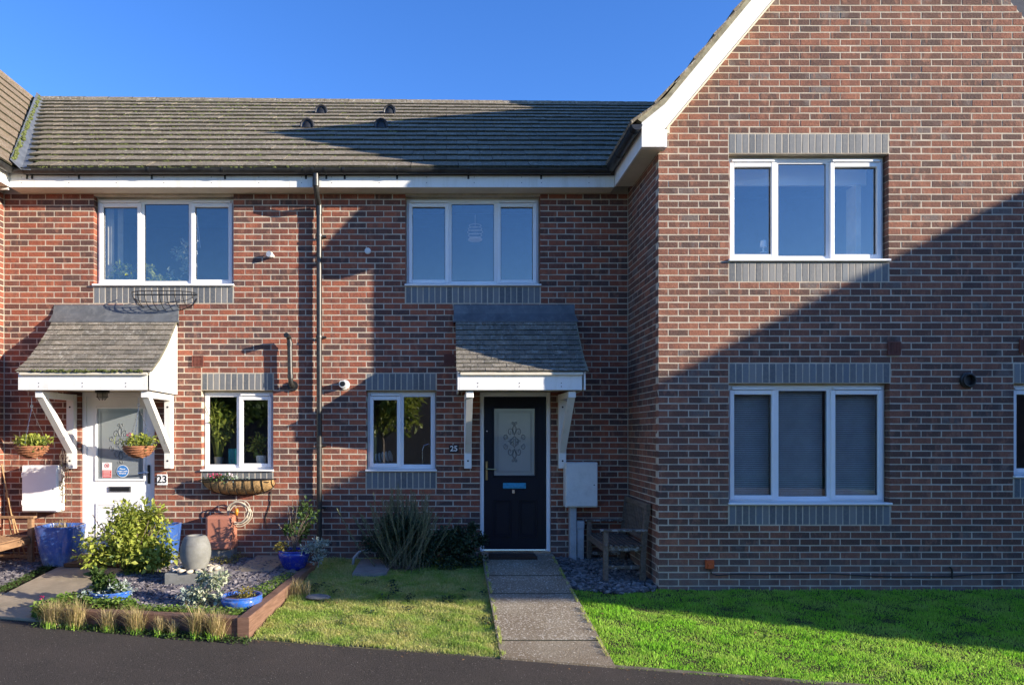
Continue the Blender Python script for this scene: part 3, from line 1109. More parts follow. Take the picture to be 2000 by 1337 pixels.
# gable wall
AX, AZ = 4.9, 8.16          # apex of the wall rake line
def glim(z):
    if z < 5.05:
        return (XC, 9.5)
    return (max(XC, AX - (AZ - z) / 1.19), min(9.5, AX + (AZ - z) / 1.19))
mb = MB()
mortar_wall(mb, XC + .0028, 9.5, -.3, 5.1295, [hole(GU), hole(GL), hole(GR)], YG)
mb.box(XC + .0028, XC + .2, YG + .2205, YM - .001, -.3, 5.0)
mb.prism([(XC + .02, 5.13), (7.44, 5.13), (AX + .003, AZ - .01), (AX - .003, AZ - .01)], 'y', YG + .0028, YG + .22)
wG = obj('wall', mb, 'mortar', HG)
fixn(wG)
gz = [GU, GL, GR] + [(s[0] - .009, s[1] + .009, s[2], s[3]) for s in gab_sol]
gl = lay(XC, 9.5, -.02, AZ, gz, XC, glim)
gl = [(a, b, z, YG) for a, b, z in gl]
ext = return_lay(XC, YG + .1025, YM - .006, SOFZ + .15, -math.pi / 2)
for s in gab_sol:
    soldiers(wG, s[0], s[1], s[2], YG)
bricks(wG, gl, 'brick_gable', (3.9, 3.0), 300, ext)

# ------------------------------------------------------------------ windows
def window(H, o, yf, bays, glass='glass', label=None, lowsill=.03, deep=.09, vents=True):
    """bays: list of (fraction_end, kind) kind c = casement, f = fixed"""
    x0, x1, z0, z1 = o
    y = yf + deep
    fw = .045
    zt = z1 - .018
    zb = z0 + .028
    mb = MB()
    W = x1 - x0
    fx0, fx1 = x0 + .012, x1 - .012
    mb.box(fx0, fx0 + fw, y, y + .07, zb, zt, .003)
    mb.box(fx1 - fw, fx1, y, y + .07, zb, zt, .003)
    mb.box(fx0 + fw, fx1 - fw, y + .001, y + .069, zt - fw, zt - .0005, .003)
    mb.box(fx0 + fw, fx1 - fw, y + .001, y + .069, zb + .0005, zb + fw, .003)
    edges = [0] + [b[0] for b in bays]
    divs = []
    for f in edges[1:-1]:
        xm = x0 + W * f
        divs.append(xm)
        mb.box(xm - fw / 2, xm + fw / 2, y + .002, y + .068, zb + fw, zt - fw, .003)
    win = obj('window', mb, 'upvc', H, label)
    # infill so that no gap shows round the frame
    s = MB().box(x0 - .002, fx0, y + .012, y + .06, z0, z1).box(fx1, x1 + .002, y + .012, y + .06, z0, z1).box(fx0, fx1, y + .012, y + .06, zt, z1 + .002)
    obj('sealant', s, 'soffit', win)
    s = MB().box(x0 - .012, x1 + .012, yf - .035, y + .04, z0 + .002, z0 + .026, .004)
    obj('sill', s, 'upvc', win)
    for k, (f, kind) in enumerate(bays):
        a = (fx0 + fw) if k == 0 else divs[k - 1] + fw / 2
        b = (fx1 - fw) if k == len(bays) - 1 else divs[k] - fw / 2
        c, d = zb + fw, zt - fw
        if kind == 'c':
            sw = .05
            s = MB()
            e = .022
            A, B, Cc, D = a - e, b + e, c - e, d + e - .03
            s.box(A, A + sw, y - .022, y + .02, Cc, D, .005).box(B - sw, B, y - .022, y + .02, Cc, D, .005)
            s.box(A + sw, B - sw, y - .021, y + .019, Cc + .0005, Cc + sw, .005).box(A + sw, B - sw, y - .021, y + .019, D - sw, D - .0005, .005)
            obj('sash', s, 'upvc', win)
            if vents:
                v = MB().box(A + .02, B - .02, y - .034, y - .0005, D + .004, D + .030, .004)
                obj('trickle_vent', v, 'upvc', win)
            a, b, c, d = A + sw, B - sw, Cc + sw, D - sw
        else:
            # glazing bead
            s = MB()
            g = .014
            s.box(a, a + g, y + .006, y + .03, c, d).box(b - g, b, y + .006, y + .03, c, d).box(a + g, b - g, y + .0065, y + .03, c, c + g).box(a + g, b - g, y + .0065, y + .03, d - g, d)
            obj('glazing_bead', s, 'upvc', win)
            a, b, c, d = a + g, b - g, c + g, d - g
        s = MB().box(a + .0005, b - .0005, y + .016, y + .020, c + .0005, d - .0005)
        obj('pane', s, glass, win)
        # black rubber gasket line
        s = MB()
        g = .005
        s.box(a, a + g, y + .010, y + .0155, c, d).box(b - g, b, y + .010, y + .0155, c, d).box(a + g, b - g, y + .010, y + .0155, c, c + g).box(a + g, b - g, y + .010, y + .0155, d - g, d)
        obj('gasket', s, 'black', win)
    return win

def room(H, o, yf, depth=2.2, mat='room', ceil=.25):
    x0, x1, z0, z1 = o[0] - .5, o[1] + .5, o[2] - .8, o[3] + ceil
    ya, yb = yf + .235, yf + depth
    t = .04
    m = MB()
    m.box(x0, x0 + t, ya, yb, z0, z1).box(x1 - t, x1, ya, yb, z0, z1).box(x0, x1, yb, yb + t, z0, z1)
    m.box(x0 + t, x1 - t, ya, yb - .001, z0, z0 + t).box(x0 + t, x1 - t, ya, yb - .001, z1 - t, z1)
    m.box(x0 - .05, o[0] - .001, ya - .012, ya - .001, z0 - .05, z1 + .05).box(o[1] + .001, x1 + .05, ya - .012, ya - .001, z0 - .05, z1 + .05)
    return obj('room_interior', m, mat, H)

tri = [(.322, 'c'), (.682, 'f'), (1, 'c')]
trig = [(.312, 'c'), (.655, 'f'), (1, 'c')]
wUL = window(H23, UL, YM, tri, label='upstairs window with curtain and plants behind')
wUR = window(H25, UR, YM, tri, label='upstairs window with pendant lampshade behind')
wLL = window(H23, LL, YM, [(.50, 'f'), (1, 'c')], 'glass_low', label='kitchen window with houseplants on its sill')
wLR = window(H25, LR, YM, [(.49, 'c'), (1, 'f')], 'glass_low', label='dark kitchen window beside the rosemary')
wGU = window(HG, GU, YG, trig, label='upper gable window with small white lamp')
wGL = window(HG, GL, YG, trig, 'glass_blind', label='ground floor window with lowered slatted blind')
wGR = window(HG, GR, YG, [(.49, 'c'), (1, 'f')], 'glass_low')
for H, o, yf in ((H23, UL, YM), (H25, UR, YM), (H23, LL, YM), (H25, LR, YM), (HG, GU, YG), (HG, GL, YG), (HG, GR, YG)):
    room(H, o, yf)

# blind
bl = MB()
y = YG + .17
for x0, x1 in ((3.2, 3.66), (3.73, 4.27), (4.34, 4.87)):
    z = .99
    while z < 2.24:
        bl.add([(x0, y, z), (x1, y, z), (x1, y + .014, z + .0145), (x0, y + .014, z + .0145), (x0, y, z - .0012), (x1, y, z - .0012)], [(0, 1, 2, 3), (0, 4, 5, 1)])
        z += .0215
obj('window_blind', bl, tone('grey_blind_slat', (.50, .50, .48), .6, .1), wGL, kind='stuff')

# bits behind the glass
lamp = MB()
lx, ly, lz = PX(928, 10.1), 10.1, PZ(468, 10.1)
for k in range(5):
    rr = .085 + .012 * (2 - abs(k - 2))
    zz = lz + .02 + k * .045
    lamp.tube([(lx + rr * math.cos(a), ly + rr * math.sin(a), zz) for a in np.linspace(0, 2 * math.pi, 25)], .0045, 5)
lamp.cyl((lx, ly, lz - .005), (0, 0, 1), .10, .014, 24)
lamp.tube([(lx, ly, lz + .2), (lx, ly, 4.98)], .004, 5)
obj('pendant_lamp', lamp, 'lampglow', H25)
l2 = thing('table_lamp', 'tiny white lamp standing inside the upper gable window', 'lamp', (PX(1491, 8.14), 8.14, 3.66))
x, z = PX(1491, 8.14), PZ(490, 8.14)
obj('lamp_base', MB().lathe([(.035, 0), (.035, .01), (.01, .02), (.01, .06)], (x, 8.14, z - .02), 12), 'lampwhite', l2)
obj('lamp_shade', MB().lathe([(.036, 0), (.030, .075)], (x, 8.14, z + .045), 16), 'lampwhite', l2)
obj('roller_blind', MB().box(3.16, 4.88, 8.33, 8.36, 4.60, 4.86), 'lampwhite', HG)
obj('curtain', MB().box(4.74, 4.80, 8.30, 8.5, 3.7, 4.6), 'curtain', HG)
obj('roller_blind', MB().box(-.5, 1.2, 9.62, 9.64, 4.66, 4.95), 'dark', H25)
cu = MB()
for x0, x1 in ((-4.53, -4.42), (-4.38, -4.30)):
    pts = []
    for i in range(9):
        xx = x0 + (x1 - x0) * i / 8
        pts.append((xx, YM + .25 + .02 * math.sin(i * 2.1)))
    for (xa, ya), (xb, yb) in zip(pts[:-1], pts[1:]):
        cu.add([(xa, ya, 3.65), (xb, yb, 3.65), (xb, yb, 4.75), (xa, ya, 4.75)], [(0, 1, 2, 3)])
obj('curtain', cu, 'curtain', wUL)
t = thing('houseplant', 'leafy trailing houseplant inside the upstairs window of number 23', 'plant', (-3.9, 9.62, 3.66))
leaves('foliage', (-4.05, 9.52, 3.80), (.42, .07, .20), 420, .06, 'lf_lime', t, .2, 7, seed=41)
leaves('foliage', (-3.50, 9.52, 4.02), (.26, .06, .36), 240, .055, 'lf_vari', t, .2, 6, seed=42)
wc = thing('window_ornament', 'white hanging ornament on cords in the upstairs window of number 23', 'ornament', (-3.34, 9.5, 4.1))
m = MB()
for k in range(22):
    a = k * .9
    m.tube([(-3.34 + .035 * math.cos(a) * (1 - k / 40), 9.5 + .03 * math.sin(a), 4.28 - k * .024), (-3.34 + .05 * math.cos(a + .6) * (1 - k / 40), 9.5 + .03 * math.sin(a + .6), 4.268 - k * .024)], .008, 5)
obj('beads', m, 'lampwhite', wc, kind='stuff')
hg = MB()
for dx in (-.05, -.02, .02, .05):
    hg.tube([(-3.34, 9.58, 4.7), (-3.34 + dx, 9.58, 4.2)], .003, 4)
obj('hanger_cord', hg, 'lampwhite', t)
t = thing('houseplant', 'tall grassy houseplant in silver pot inside the left ground floor window', 'plant', (PX(428, 9.6), 9.6, 1.27))
x = PX(428, 9.6)
obj('pot', MB().lathe([(.05, 0), (.065, .13), (.06, .13)], (x, 9.58, 1.28), 14), 'silverfoil', t)
rs = np.random.default_rng(5)
pts = np.stack([x + rs.normal(0, .02, 160), 9.58 + rs.normal(0, .02, 160), np.full(160, 1.38)], 1)
blades('foliage', pts, rs.uniform(.3, .8, 160), .016, 'lf_lime', t, .55, 8)
leaves('foliage', (x + .02, 9.52, 1.85), (.18, .07, .28), 420, .08, 'lf_lime', t, .1, 0, seed=43)
t = thing('houseplant', 'small bushy houseplant in pale pot beside a teal card inside the kitchen window', 'plant', (PX(505, 9.55), 9.55, 1.27))
x = PX(510, 9.55)
obj('pot', MB().lathe([(.055, 0), (.07, .15), (.06, .15)], (x, 9.55, 1.28), 14), 'lampwhite', t)
leaves('foliage', (x - .05, 9.58, 1.56), (.15, .1, .16), 160, .07, 'lf_lime', t, .1, 0, seed=44)
c = MB().box(PX(446, 9.5), PX(464, 9.5), 9.50, 9.53, 1.28, 1.52)
tag(obj('greeting_card', c, 'teal'), 'teal card standing on the sill inside the left ground floor window', 'card')
t = thing('kitchen_tap', 'curved steel tap and sink things dimly seen inside the dark kitchen window of 25', 'tap', (-.2, 9.65, 1.2))
obj('spout', MB().tube([(-.32, 9.65, 1.28), (-.32, 9.65, 1.5), (-.30, 9.65, 1.56), (-.24, 9.65, 1.58), (-.20, 9.65, 1.53)], .010, 8), 'chrome', t)
t = thing('dish_rack', 'blueish pile of dishes inside the left pane of the dark kitchen window', 'dishes', (-.78, 9.65, 1.27))
for k in range(5):
    obj('plate', MB().cyl((-.93 + k * .045, 9.62 - k * .01, 1.38 + .01 * k), (1, -.25, .25), .075, .006, 20), 'lampwhite', t)

# ------------------------------------------------------------------ roofs
TP = math.atan(.649)
GA = .3355
EY, EZ = 8.98, 5.035
cosT, sinT = math.cos(TP), math.sin(TP)

def roof_z(X, s):
    """settled ridge: up-slope distance s"""
    return -.009 * (X + 3) * s / 5.37

def tile_template(w, g, th=.026, lift=.016, lap=.07, seed=0):
    """local frame: x across, y up-slope, z normal. nose at y=0"""
    r = random.Random(seed)
    L = g + lap
    nz = lift + th
    tz = th * .35
    x = w / 2
    j = lambda: r.uniform(-.003, .003)
    v = [(-x, j(), lift), (x, j(), lift), (x, L, -.002), (-x, L, -.002),
         (-x, .004 + j(), nz), (x, .004 + j(), nz), (x, L, tz), (-x, L, tz)]
    f = [(0, 3, 2, 1), (4, 5, 6, 7), (0, 1, 5, 4), (1, 2, 6, 5), (2, 3, 7, 6), (3, 0, 4, 7)]
    return v, f          # f[2] is the nose

def tile_meshes(w, g, mat, n=5, **k):
    out = []
    for i in range(n):
        v, f = tile_template(w, g, seed=i, **k)
        me = bpy.data.meshes.new('roof_tile')
        me.from_pydata(v, [], f)
        me.materials.append(M[mat])
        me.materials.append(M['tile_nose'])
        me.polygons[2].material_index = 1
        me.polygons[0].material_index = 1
        out.append(me)
    return out
TM = tile_meshes(.294, GA, 'tile', th=.026, lift=.014)
TMP = tile_meshes(.294, GA, 'tile_pale', th=.022, lift=.012)

def join_tiles(meshes, recs, name, mat, parent):
    V, F, off, mi = [], [], 0, []
    for me, mtx in recs:
        for v in me.vertices:
            V.append(tuple(mtx @ v.co))
        for p in me.polygons:
            F.append([i + off for i in p.vertices])
            mi.append(p.material_index)
        off += len(me.vertices)
    if V:
        o = np_mesh(name, V, F, mat, parent, 'stuff', origin=tuple(base_of(parent)))
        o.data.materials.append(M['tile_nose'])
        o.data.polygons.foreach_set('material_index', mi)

# valley line in plan: from (-5.38, 8.98) up to (-7.62, 13.5); right side stops at the gable roof
def valley_x(s):
    return -5.30 - 2.25 * s / 5.37
def right_x(s):
    # meets the gable roof plane Z = 5.10 + 1.2 (X - 2.05)
    return 2.02 + (s * sinT) / 1.2

def main_roof(H, xa, xb):
    mb = MB()
    def pt(x, s, dn):
        y = EY + s * cosT
        z = EZ + s * sinT + roof_z(x, s)
        return (x, y + dn * sinT, z - dn * cosT)
    # deck under the tiles
    L = 5.37
    def xl(s):
        return max(xa, valley_x(s)) if xa < -5 else xa
    def xr(s):
        return right_x(s) + .1 if xb > 2 else xb
    v = [pt(xl(0), 0.03, .012), pt(xr(0), 0.03, .012), pt(xr(L), L, .012), pt(xl(L), L, .012)]
    v += [pt(xl(0), 0.03, .10), pt(xr(0), 0.03, .10), pt(xr(L), L, .10), pt(xl(L), L, .10)]
    mb.add(v, [(0, 1, 2, 3), (7, 6, 5, 4), (0, 4, 5, 1), (1, 5, 6, 2), (2, 6, 7, 3), (3, 7, 4, 0)])
    rf = obj('roof', mb, 'dark', H)
    recs = []
    rotm = Matrix.Rotation(TP, 4, 'X')
    for c in range(16):
        s = c * GA
        off = .15 if c % 2 else 0
        k0 = int((xl(s) - 1) / .3) - 2
        k1 = int((xr(s) + 1) / .3) + 2
        for k in range(k0, k1):
            x = k * .3 + off
            if x < xl(s) + (.04 if xa < -5 else .0) or x > xr(s) - (.0 if xb < 2 else .02):
                continue
            y = EY + s * cosT
            z = EZ + s * sinT + roof_z(x, s)
            recs.append((c, Vector((x + rnd.uniform(-.0015, .0015), y, z + rnd.uniform(-.003, .003)))))
    recs.sort(key=lambda r: r[0] + rnd.random() * .01)
    pick, rest = recs[:300], recs[300:]
    for c, p in pick:
        inst('roof_tile', TM[rnd.randrange(5)], p, rf, (TP + rnd.uniform(-.004, .004), 0, 0))
    join_tiles(TM, [(TM[rnd.randrange(5)], Matrix.Translation(p) @ rotm) for c, p in rest], 'roof_tiles_above', 'tile', rf)
    # ridge tiles
    y = EY + 5.37 * cosT + .02
    x = xl(5.37) + (.1 if xa < -5 else .225)
    i = 0
    while x < xr(5.37) + .1:
        z = EZ + 5.37 * sinT + roof_z(x, 5.37) - .05
        prof = [(.13 * math.sin(a), .105 * math.cos(a)) for a in np.linspace(-1.5, 1.5, 9)]
        m = MB()
        vs = [(x - .222, y + p, z + q) for p, q in prof] + [(x + .222, y + p, z + q) for p, q in prof]
        m.add(vs, [(k, k + 1, k + 10, k + 9) for k in range(8)])
        m.add([(x - .222, y + p * .9, z + q * .9) for p, q in prof] + [(x - .222, y + p, z + q) for p, q in prof], [(k, k + 9, k + 10, k + 1) for k in range(8)])
        o = obj('ridge_tile', m, 'tile', H)
        x += .45
    return rf
rf23 = main_roof(H23, -9, XP)
rf25 = main_roof(H25, XP, 9)

# moss along the tile noses of the left roof
mp, mm = [], []
for k in range(1500):
    c = rnd.randrange(0, 16)
    s = c * GA
    x = rnd.triangular(-6.5, -.5, -4.5)
    if x < valley_x(s) + .1:
        continue
    y = EY + s * cosT - .006
    z = EZ + s * sinT + roof_z(x, s) + rnd.uniform(.002, .03)
    r = rnd.uniform(.006, .016)
    mp.append((x, y, z))
    mm.append(np.diag((r * rnd.uniform(1, 3.2), r, r)))
bm = bmesh.new()
bmesh.ops.create_icosphere(bm, subdivisions=1, radius=1)
icoV = np.array([tuple(v.co) for v in bm.verts])
icoF = np.array([[v.index for v in f.verts] for f in bm.faces])
bm.free()
scatter('moss_clumps', icoV, icoF, mm, mp, 'moss', rf23)

# roof vents on number 25/23
for px, py in ((629, 222), (762, 222), (602, 250), (745, 250)):
    # point on the roof plane under that pixel
    k = (845 - py) / 1400
    Y = (CAMH - EZ + .649 * EY) / (.649 - k)
    X = PX(px, Y)
    Z = EZ + .649 * (Y - EY)
    H = H23 if X < XP else H25
    m = MB()
    m.lathe([(.105, 0), (.10, .05), (.085, .10), (.05, .14), (.01, .155)], (X, Y, Z - .02), 16, 1, .8)
    m.tube([(X - .10 * math.cos(a), Y - .075, Z - .01 + .125 * math.sin(a)) for a in np.linspace(0, math.pi, 11)], .017, 6)
    auto(obj('roof_vent', m, 'gutter', H))

# lead valley
vl = MB()
for k in range(12):
    s0, s1 = k * 5.37 / 12 - (.1 if k == 0 else 0), (k + 1) * 5.37 / 12
    def vp(s, dx, up):
        return (valley_x(s) + dx, EY + s * cosT, EZ + s * sinT + up + roof_z(valley_x(s), s))
    vl.add([vp(s0, -.16, .14), vp(s1, -.16, .14), vp(s1, -.02, .012), vp(s0, -.02, .012), vp(s0, .10, .006), vp(s1, .10, .006)], [(0, 3, 2, 1), (3, 4, 5, 2)])
obj('valley_lead', vl, 'lead', H23)

# steep roof of the house at the far left (slopes up to the left)
WT = 1.27
wang = math.atan(WT)
Lw = 2.25 / math.cos(wang)
dk = MB()
dk.add([(-5.46, 7.8, 5.03), (-5.46, 9.0, 5.03), (-7.68, 13.4, 5.03 + 2.22 * WT), (-7.68, 7.8, 5.03 + 2.22 * WT)], [(0, 1, 2, 3)])
rfL = obj('roof', dk, 'dark', HL)
nL = int(Lw / .335) + 1
mz = Matrix.Rotation(R(90), 4, 'Z')
rotw = mz @ Matrix.Rotation(wang, 4, 'X')       # local x -> +Y, up-slope -> -X
for c in range(nL):
    s = c * .335
    xx = -5.42 - s * math.cos(wang)
    zz = 5.03 + .012 + s * math.sin(wang)
    yv = EY + (abs(xx + 5.30) / 2.25 * 5.37) * cosT if xx < -5.30 else EY
    yy = 7.85 + (.15 if c % 2 else 0)
    while yy < yv + .06:
        me = TMP[rnd.randrange(5)]
        o = bpy.data.objects.new('roof_tile', me)
        C.objects.link(o)
        o.parent = rfL
        o.matrix_local = Matrix.Translation(Vector((xx, yy, zz)) - WL[rfL.name]) @ rotw
        yy += .3
m = MB()
m.tube([(-7.70, 7.8, 5.03 + 2.22 * WT + .02), (-7.70, 13.6, 5.03 + 2.22 * WT + .02)], .10, 10)
obj('ridge', m, 'tile_pale', HL)
m = MB().box(-9.9, -7.72, 7.85, 13.6, 5.0, 5.03)
m.prism([(-7.70, 5.03 + 2.22 * WT), (-9.9, 5.03), (-9.9, 4.95), (-7.70, 5.0)], 'y', 7.85, 13.5)
obj('roof_far_slope', m, 'tile_pale', HL)
m = MB().box(-9.7, XL, YG, YG + .22, -.3, 5.0)
m.prism([(-9.7, 5.0), (-5.75, 5.0), (-7.70, 7.5)], 'y', YG, YG + .22)
obj('front_wall', m, 'brick', HL)
mp, mm = [], []
for k in range(260):
    s = rnd.random() * 5.3
    r = rnd.uniform(.01, .03)
    mp.append((valley_x(s) - .13 + rnd.gauss(0, .025), EY + s * cosT, EZ + s * sinT + .12))
    mm.append(np.diag((r, r, r)))
scatter('moss_clumps', icoV, icoF, mm, mp, 'moss', HL)

# gable roof
tk = .10
def grz(x):
    if x < 2.37:
        return 5.10 + (x - 2.05) * .80
    if x < AX:
        return 5.356 + (x - 2.37) * 1.205
    return 5.356 + (AX - 2.37) * 1.205 - (x - AX) * 1.205
xs_ = [2.06, 2.37, AX, 8.9]
top = [(x, grz(x)) for x in xs_]
bot = [(x, grz(x) - .09) for x in reversed(xs_)]
# left slope (with verge) and right slope (set back behind the wall)
m = MB()
lt = [(x, grz(x) - .004) for x in xs_[:3]] + [(x, grz(x) - .07) for x in reversed(xs_[:3])]
m.prism(lt, 'y', YG - .12, 15.2)
rt = [(x, grz(x) - .004) for x in (AX + .001, 8.9)] + [(x, grz(x) - .09) for x in (8.9, AX + .001)]
m.prism(rt, 'y', YG + .24, 15.2)
rfG = fixn(obj('roof', m, 'dark', HG))
# courses on the left slope, the verge tile of each its own part
gang = math.atan(1.205)
def course(xn, ang, y0, y1, parent, name, kind=None, g=.335, th=.028, lift=.014):
    zn = grz(xn)
    ca, sa = math.cos(ang), math.sin(ang)
    L = g + .06
    def q(u, h):
        return (xn + u * ca - h * sa, zn + u * sa + h * ca)
    m = MB()
    m.prism([q(0, lift), q(L, 0), q(L, th * .4), q(.004, lift + th)], 'y', y0, y1)
    return fixn(obj(name, m, 'tile', parent, kind=kind))
x = 2.02
k = 0
while x < AX - .15:
    a = math.atan(.8) if x < 2.2 else gang
    y0 = YG - .20
    course(x, a, y0, y0 + .31, rfG, 'verge_tile')
    course(x, a, y0 + .313, 15.2, rfG, 'tile_course', 'stuff')
    x += .335 * math.cos(a)
    k += 1
m = MB().tube([(AX, YG - .2, grz(AX) + .02), (AX, 15.2, grz(AX) + .02)], .11, 10)
obj('ridge', m, 'tile', HG)
# undercloak and bargeboard
yb0, yb1 = YG - .172, YG - .145
m = MB()
m.prism([(2.123, 5.10), (2.373, 5.302), (2.373, 5.375), (2.075, 5.13)], 'y', YG - .185, YG - .01)
m.prism([(2.3731, 5.302), (AX, 5.302 + (AX - 2.373) * 1.2), (AX, 5.372 + (AX - 2.373) * 1.2), (2.3731, 5.375)], 'y', YG - .185, YG - .01)
fixn(obj('undercloak', m, 'undercloak', HG))
m = MB()
m.prism([(2.374, 5.03), (AX, 5.03 + (AX - 2.374) * 1.2), (AX, 5.30 + (AX - 2.373) * 1.2), (2.374, 5.30)], 'y', yb0, yb1)
fixn(obj('bargeboard', m, 'white', HG))
m = MB()
m.prism([(2.123, 4.834), (2.369, 4.834), (2.369, 5.296), (2.123, 5.098)], 'y', yb0 - .008, YG - .10)
m.prism([(2.374, 4.834), (2.40, 4.834), (2.40, 5.028), (2.374, 5.028)], 'y', yb0, yb1 + .1)
fixn(obj('box_end', m, 'white', HG))
m = MB()
m.box(2.126, XC + .02, YG - .10, YG - .001, 4.84, 4.852).box(2.126, XC - .001, YG - .001, YM - .245, 4.84, 4.852)
obj('soffit', m, 'soffit', HG)
m = MB().box(2.123, 2.145, YG - .0995, YM - .255, 4.834, 5.06)
obj('fascia', m, 'white', HG)
m = MB()
m.prism([(XC - .22, 4.86), (XC, 4.86), (XC, 5.2), (XC - .22, 5.02)], 'y', YG - .098, YG - .09)
fixn(obj('box_filler', m, 'soffit', HG))
m = MB()
m.box(2.40, 2.44, YG - .14, YG - .001, 5.0, 5.1)
fixn(obj('barge_packer', m, 'soffit', HG))
# soffit strip behind bargeboard up the rake
m = MB()
m.prism([(2.41, 5.045), (AX, 5.045 + (AX - 2.41) * 1.2), (AX, 5.065 + (AX - 2.41) * 1.2), (2.41, 5.065)], 'y', yb1, YG - .001)
fixn(obj('rake_soffit', m, 'soffit', HG))
# higher roof past the right rake, its shade put into the tile colour
m = MB()
for k in range(14):
    y0 = 9.0 + k * .22
    z0 = 5.3 + k * .30
    m.prism([(y0, z0), (y0 + .3, z0 + .40), (y0 + .3, z0 + .42), (y0, z0 + .03)], 'x', 5.2, 12)
tag(fixn(obj('neighbour_roof', m, 'shade_tile')), 'tiled roof coloured as in shade glimpsed at the top right corner behind the brick rake', 'roof')

# ------------------------------------------------------------------ eaves of the terrace
YF = YM - .245
def eaves(H, x0, x1, joints):
    xs = [x0] + joints + [x1]
    for a, b in zip(xs[:-1], xs[1:]):
        m = MB().box(a + .001, b - .001, YF, YF + .02, SOFZ + .004, 5.03)
        obj('fascia', m, 'white', H)
        for px_ in np.arange(a + .15, b - .05, .6):
            s = MB()
            for dz in (.06, .13):
                s.cyl((px_, YF - .002, SOFZ + dz), (0, 1, 0), .005, .004, 8)
            obj('fascia_screw', s, 'black', H)
    m = MB().box(x0, x1, YF + .0205, YM - .0005, SOFZ + .006, SOFZ + .018)
    obj('soffit', m, 'soffit', H)
def half_gutter(pts_fn, a, b, r=.056, n=10):
    """half round channel along x"""
    m = MB()
    A = [(r * math.cos(t), r * math.sin(t)) for t in np.linspace(math.pi, 2 * math.pi, n)]
    return A
def gutter(H, x0, x1, brackets, outlet=None):
    yc, zc, r = YF - .062, 5.03, .058
    A = [(yc + r * math.cos(t), zc + r * math.sin(t)) for t in np.linspace(math.pi, 2 * math.pi, 12)]
    B = [(yc + (r - .004) * math.cos(t), zc + (r - .004) * math.sin(t)) for t in np.linspace(2 * math.pi, math.pi, 12)]
    m = MB().prism(A + B, 'x', x0, x1)
    g = fixn(obj('gutter', m, 'gutter', H))
    auto(g)
    for x in brackets:
        A2 = [(yc + (r + .006) * math.cos(t), zc + (r + .006) * math.sin(t)) for t in np.linspace(math.pi * .97, 2 * math.pi, 12)]
        B2 = [(yc + (r + .001) * math.cos(t), zc + (r + .001) * math.sin(t)) for t in np.linspace(2 * math.pi, math.pi * .97, 12)]
        m = MB().prism(A2 + B2, 'x', x - .013, x + .013)
        m.box(x - .012, x + .012, YF - .006, YF - .0005, 4.93, 4.99)
        fixn(obj('gutter_bracket', m, 'gutter', g))
    return g
eaves(H23, XL + .22, XP + .04, [-1.98])
eaves(H25, XP + .04, 2.122, [1.05])
gutter(H23, XL + .24, XP + .02, [PX(p, 9.0) for p in (48, 58, 150, 293, 437, 596)])
gutter(H25, XP + .02, 2.06, [PX(p, 9.0) for p in (612, 636, 672, 775, 915, 1058)])
# gutter and fascia of gable return, along y
yc0, yc1 = YG - .24, 8.98
xc, zc, r = 2.055, 5.05, .058
A = [(xc + r * math.cos(t), zc + r * math.sin(t)) for t in np.linspace(math.pi, 2 * math.pi, 12)]
B = [(xc + (r - .004) * math.cos(t), zc + (r - .004) * math.sin(t)) for t in np.linspace(2 * math.pi, math.pi, 12)]
g = fixn(obj('gutter', MB().prism(A + B, 'y', yc0, yc1), 'gutter', HG))
auto(g)
m = MB().prism(A, 'y', yc0 - .006, yc0)
fixn(obj('gutter_end_cap', m, 'gutter', g))
for yy in (7.82, 8.5):
    m = MB().prism([(xc + (r + .006) * math.cos(t), zc + (r + .006) * math.sin(t)) for t in np.linspace(math.pi, 2 * math.pi, 12)] + [(xc + (r + .001) * math.cos(t), zc + (r + .001) * math.sin(t)) for t in np.linspace(2 * math.pi, math.pi, 12)], 'y', yy, yy + .03)
    fixn(obj('gutter_bracket', m, 'gutter', g))
# mirrored eaves of the far left house
m = MB().box(XL + .20, XL + .22, 7.8, YM - .246, 4.834, 5.03)
obj('fascia', m, 'white', HL)
m = MB().box(XL + .0005, XL + .199, 7.8, YM - .246, 4.84, 4.852)
obj('soffit', m, 'soffit', HL)
m = MB().box(XL + .02, XL + .20, YM - .2455, YM - .22, 4.80, 4.833)
obj('corner_board', m, 'white', HL)
xl_ = XL + .28
A = [(xl_ + r * math.cos(t), zc - .02 + r * math.sin(t)) for t in np.linspace(math.pi, 2 * math.pi, 12)]
B = [(xl_ + (r - .004) * math.cos(t), zc - .02 + (r - .004) * math.sin(t)) for t in np.linspace(2 * math.pi, math.pi, 12)]
g = fixn(obj('gutter', MB().prism(A + B, 'y', 7.8, 8.98), 'gutter', HL))
auto(g)

# downpipe
X = PX(623, 9.22)
m = MB()
m.tube([(X, YF - .06, 4.975), (X, YF - .06, 4.86)], .038, 14)
m.tube([(X, YF - .06, 4.87), (X, YF - .055, 4.82), (X, YF + .03, 4.72), (X, 9.225, 4.66), (X, 9.225, 4.6)], .034, 14)
m.tube([(X, 9.225, 4.62), (X + .004, 9.225, .14)], .034, 14)
m.tube([(X, 9.225, 4.66), (X, 9.225, 4.53)], .040, 14)
m.tube([(X, YF - .058, 4.90), (X, YF - .058, 4.82)], .041, 14)
dp = auto(obj('downpipe', m, 'gutter', H23))
for z in (4.25, 2.95, 1.55, .75):
    m = MB().cyl((X, 9.225, z), (0, 0, 1), .042, .03, 14).box(X + .03, X + .085, 9.25, YM - .001, z + .003, z + .027)
    obj('pipe_clip', m, 'gutter', dp)

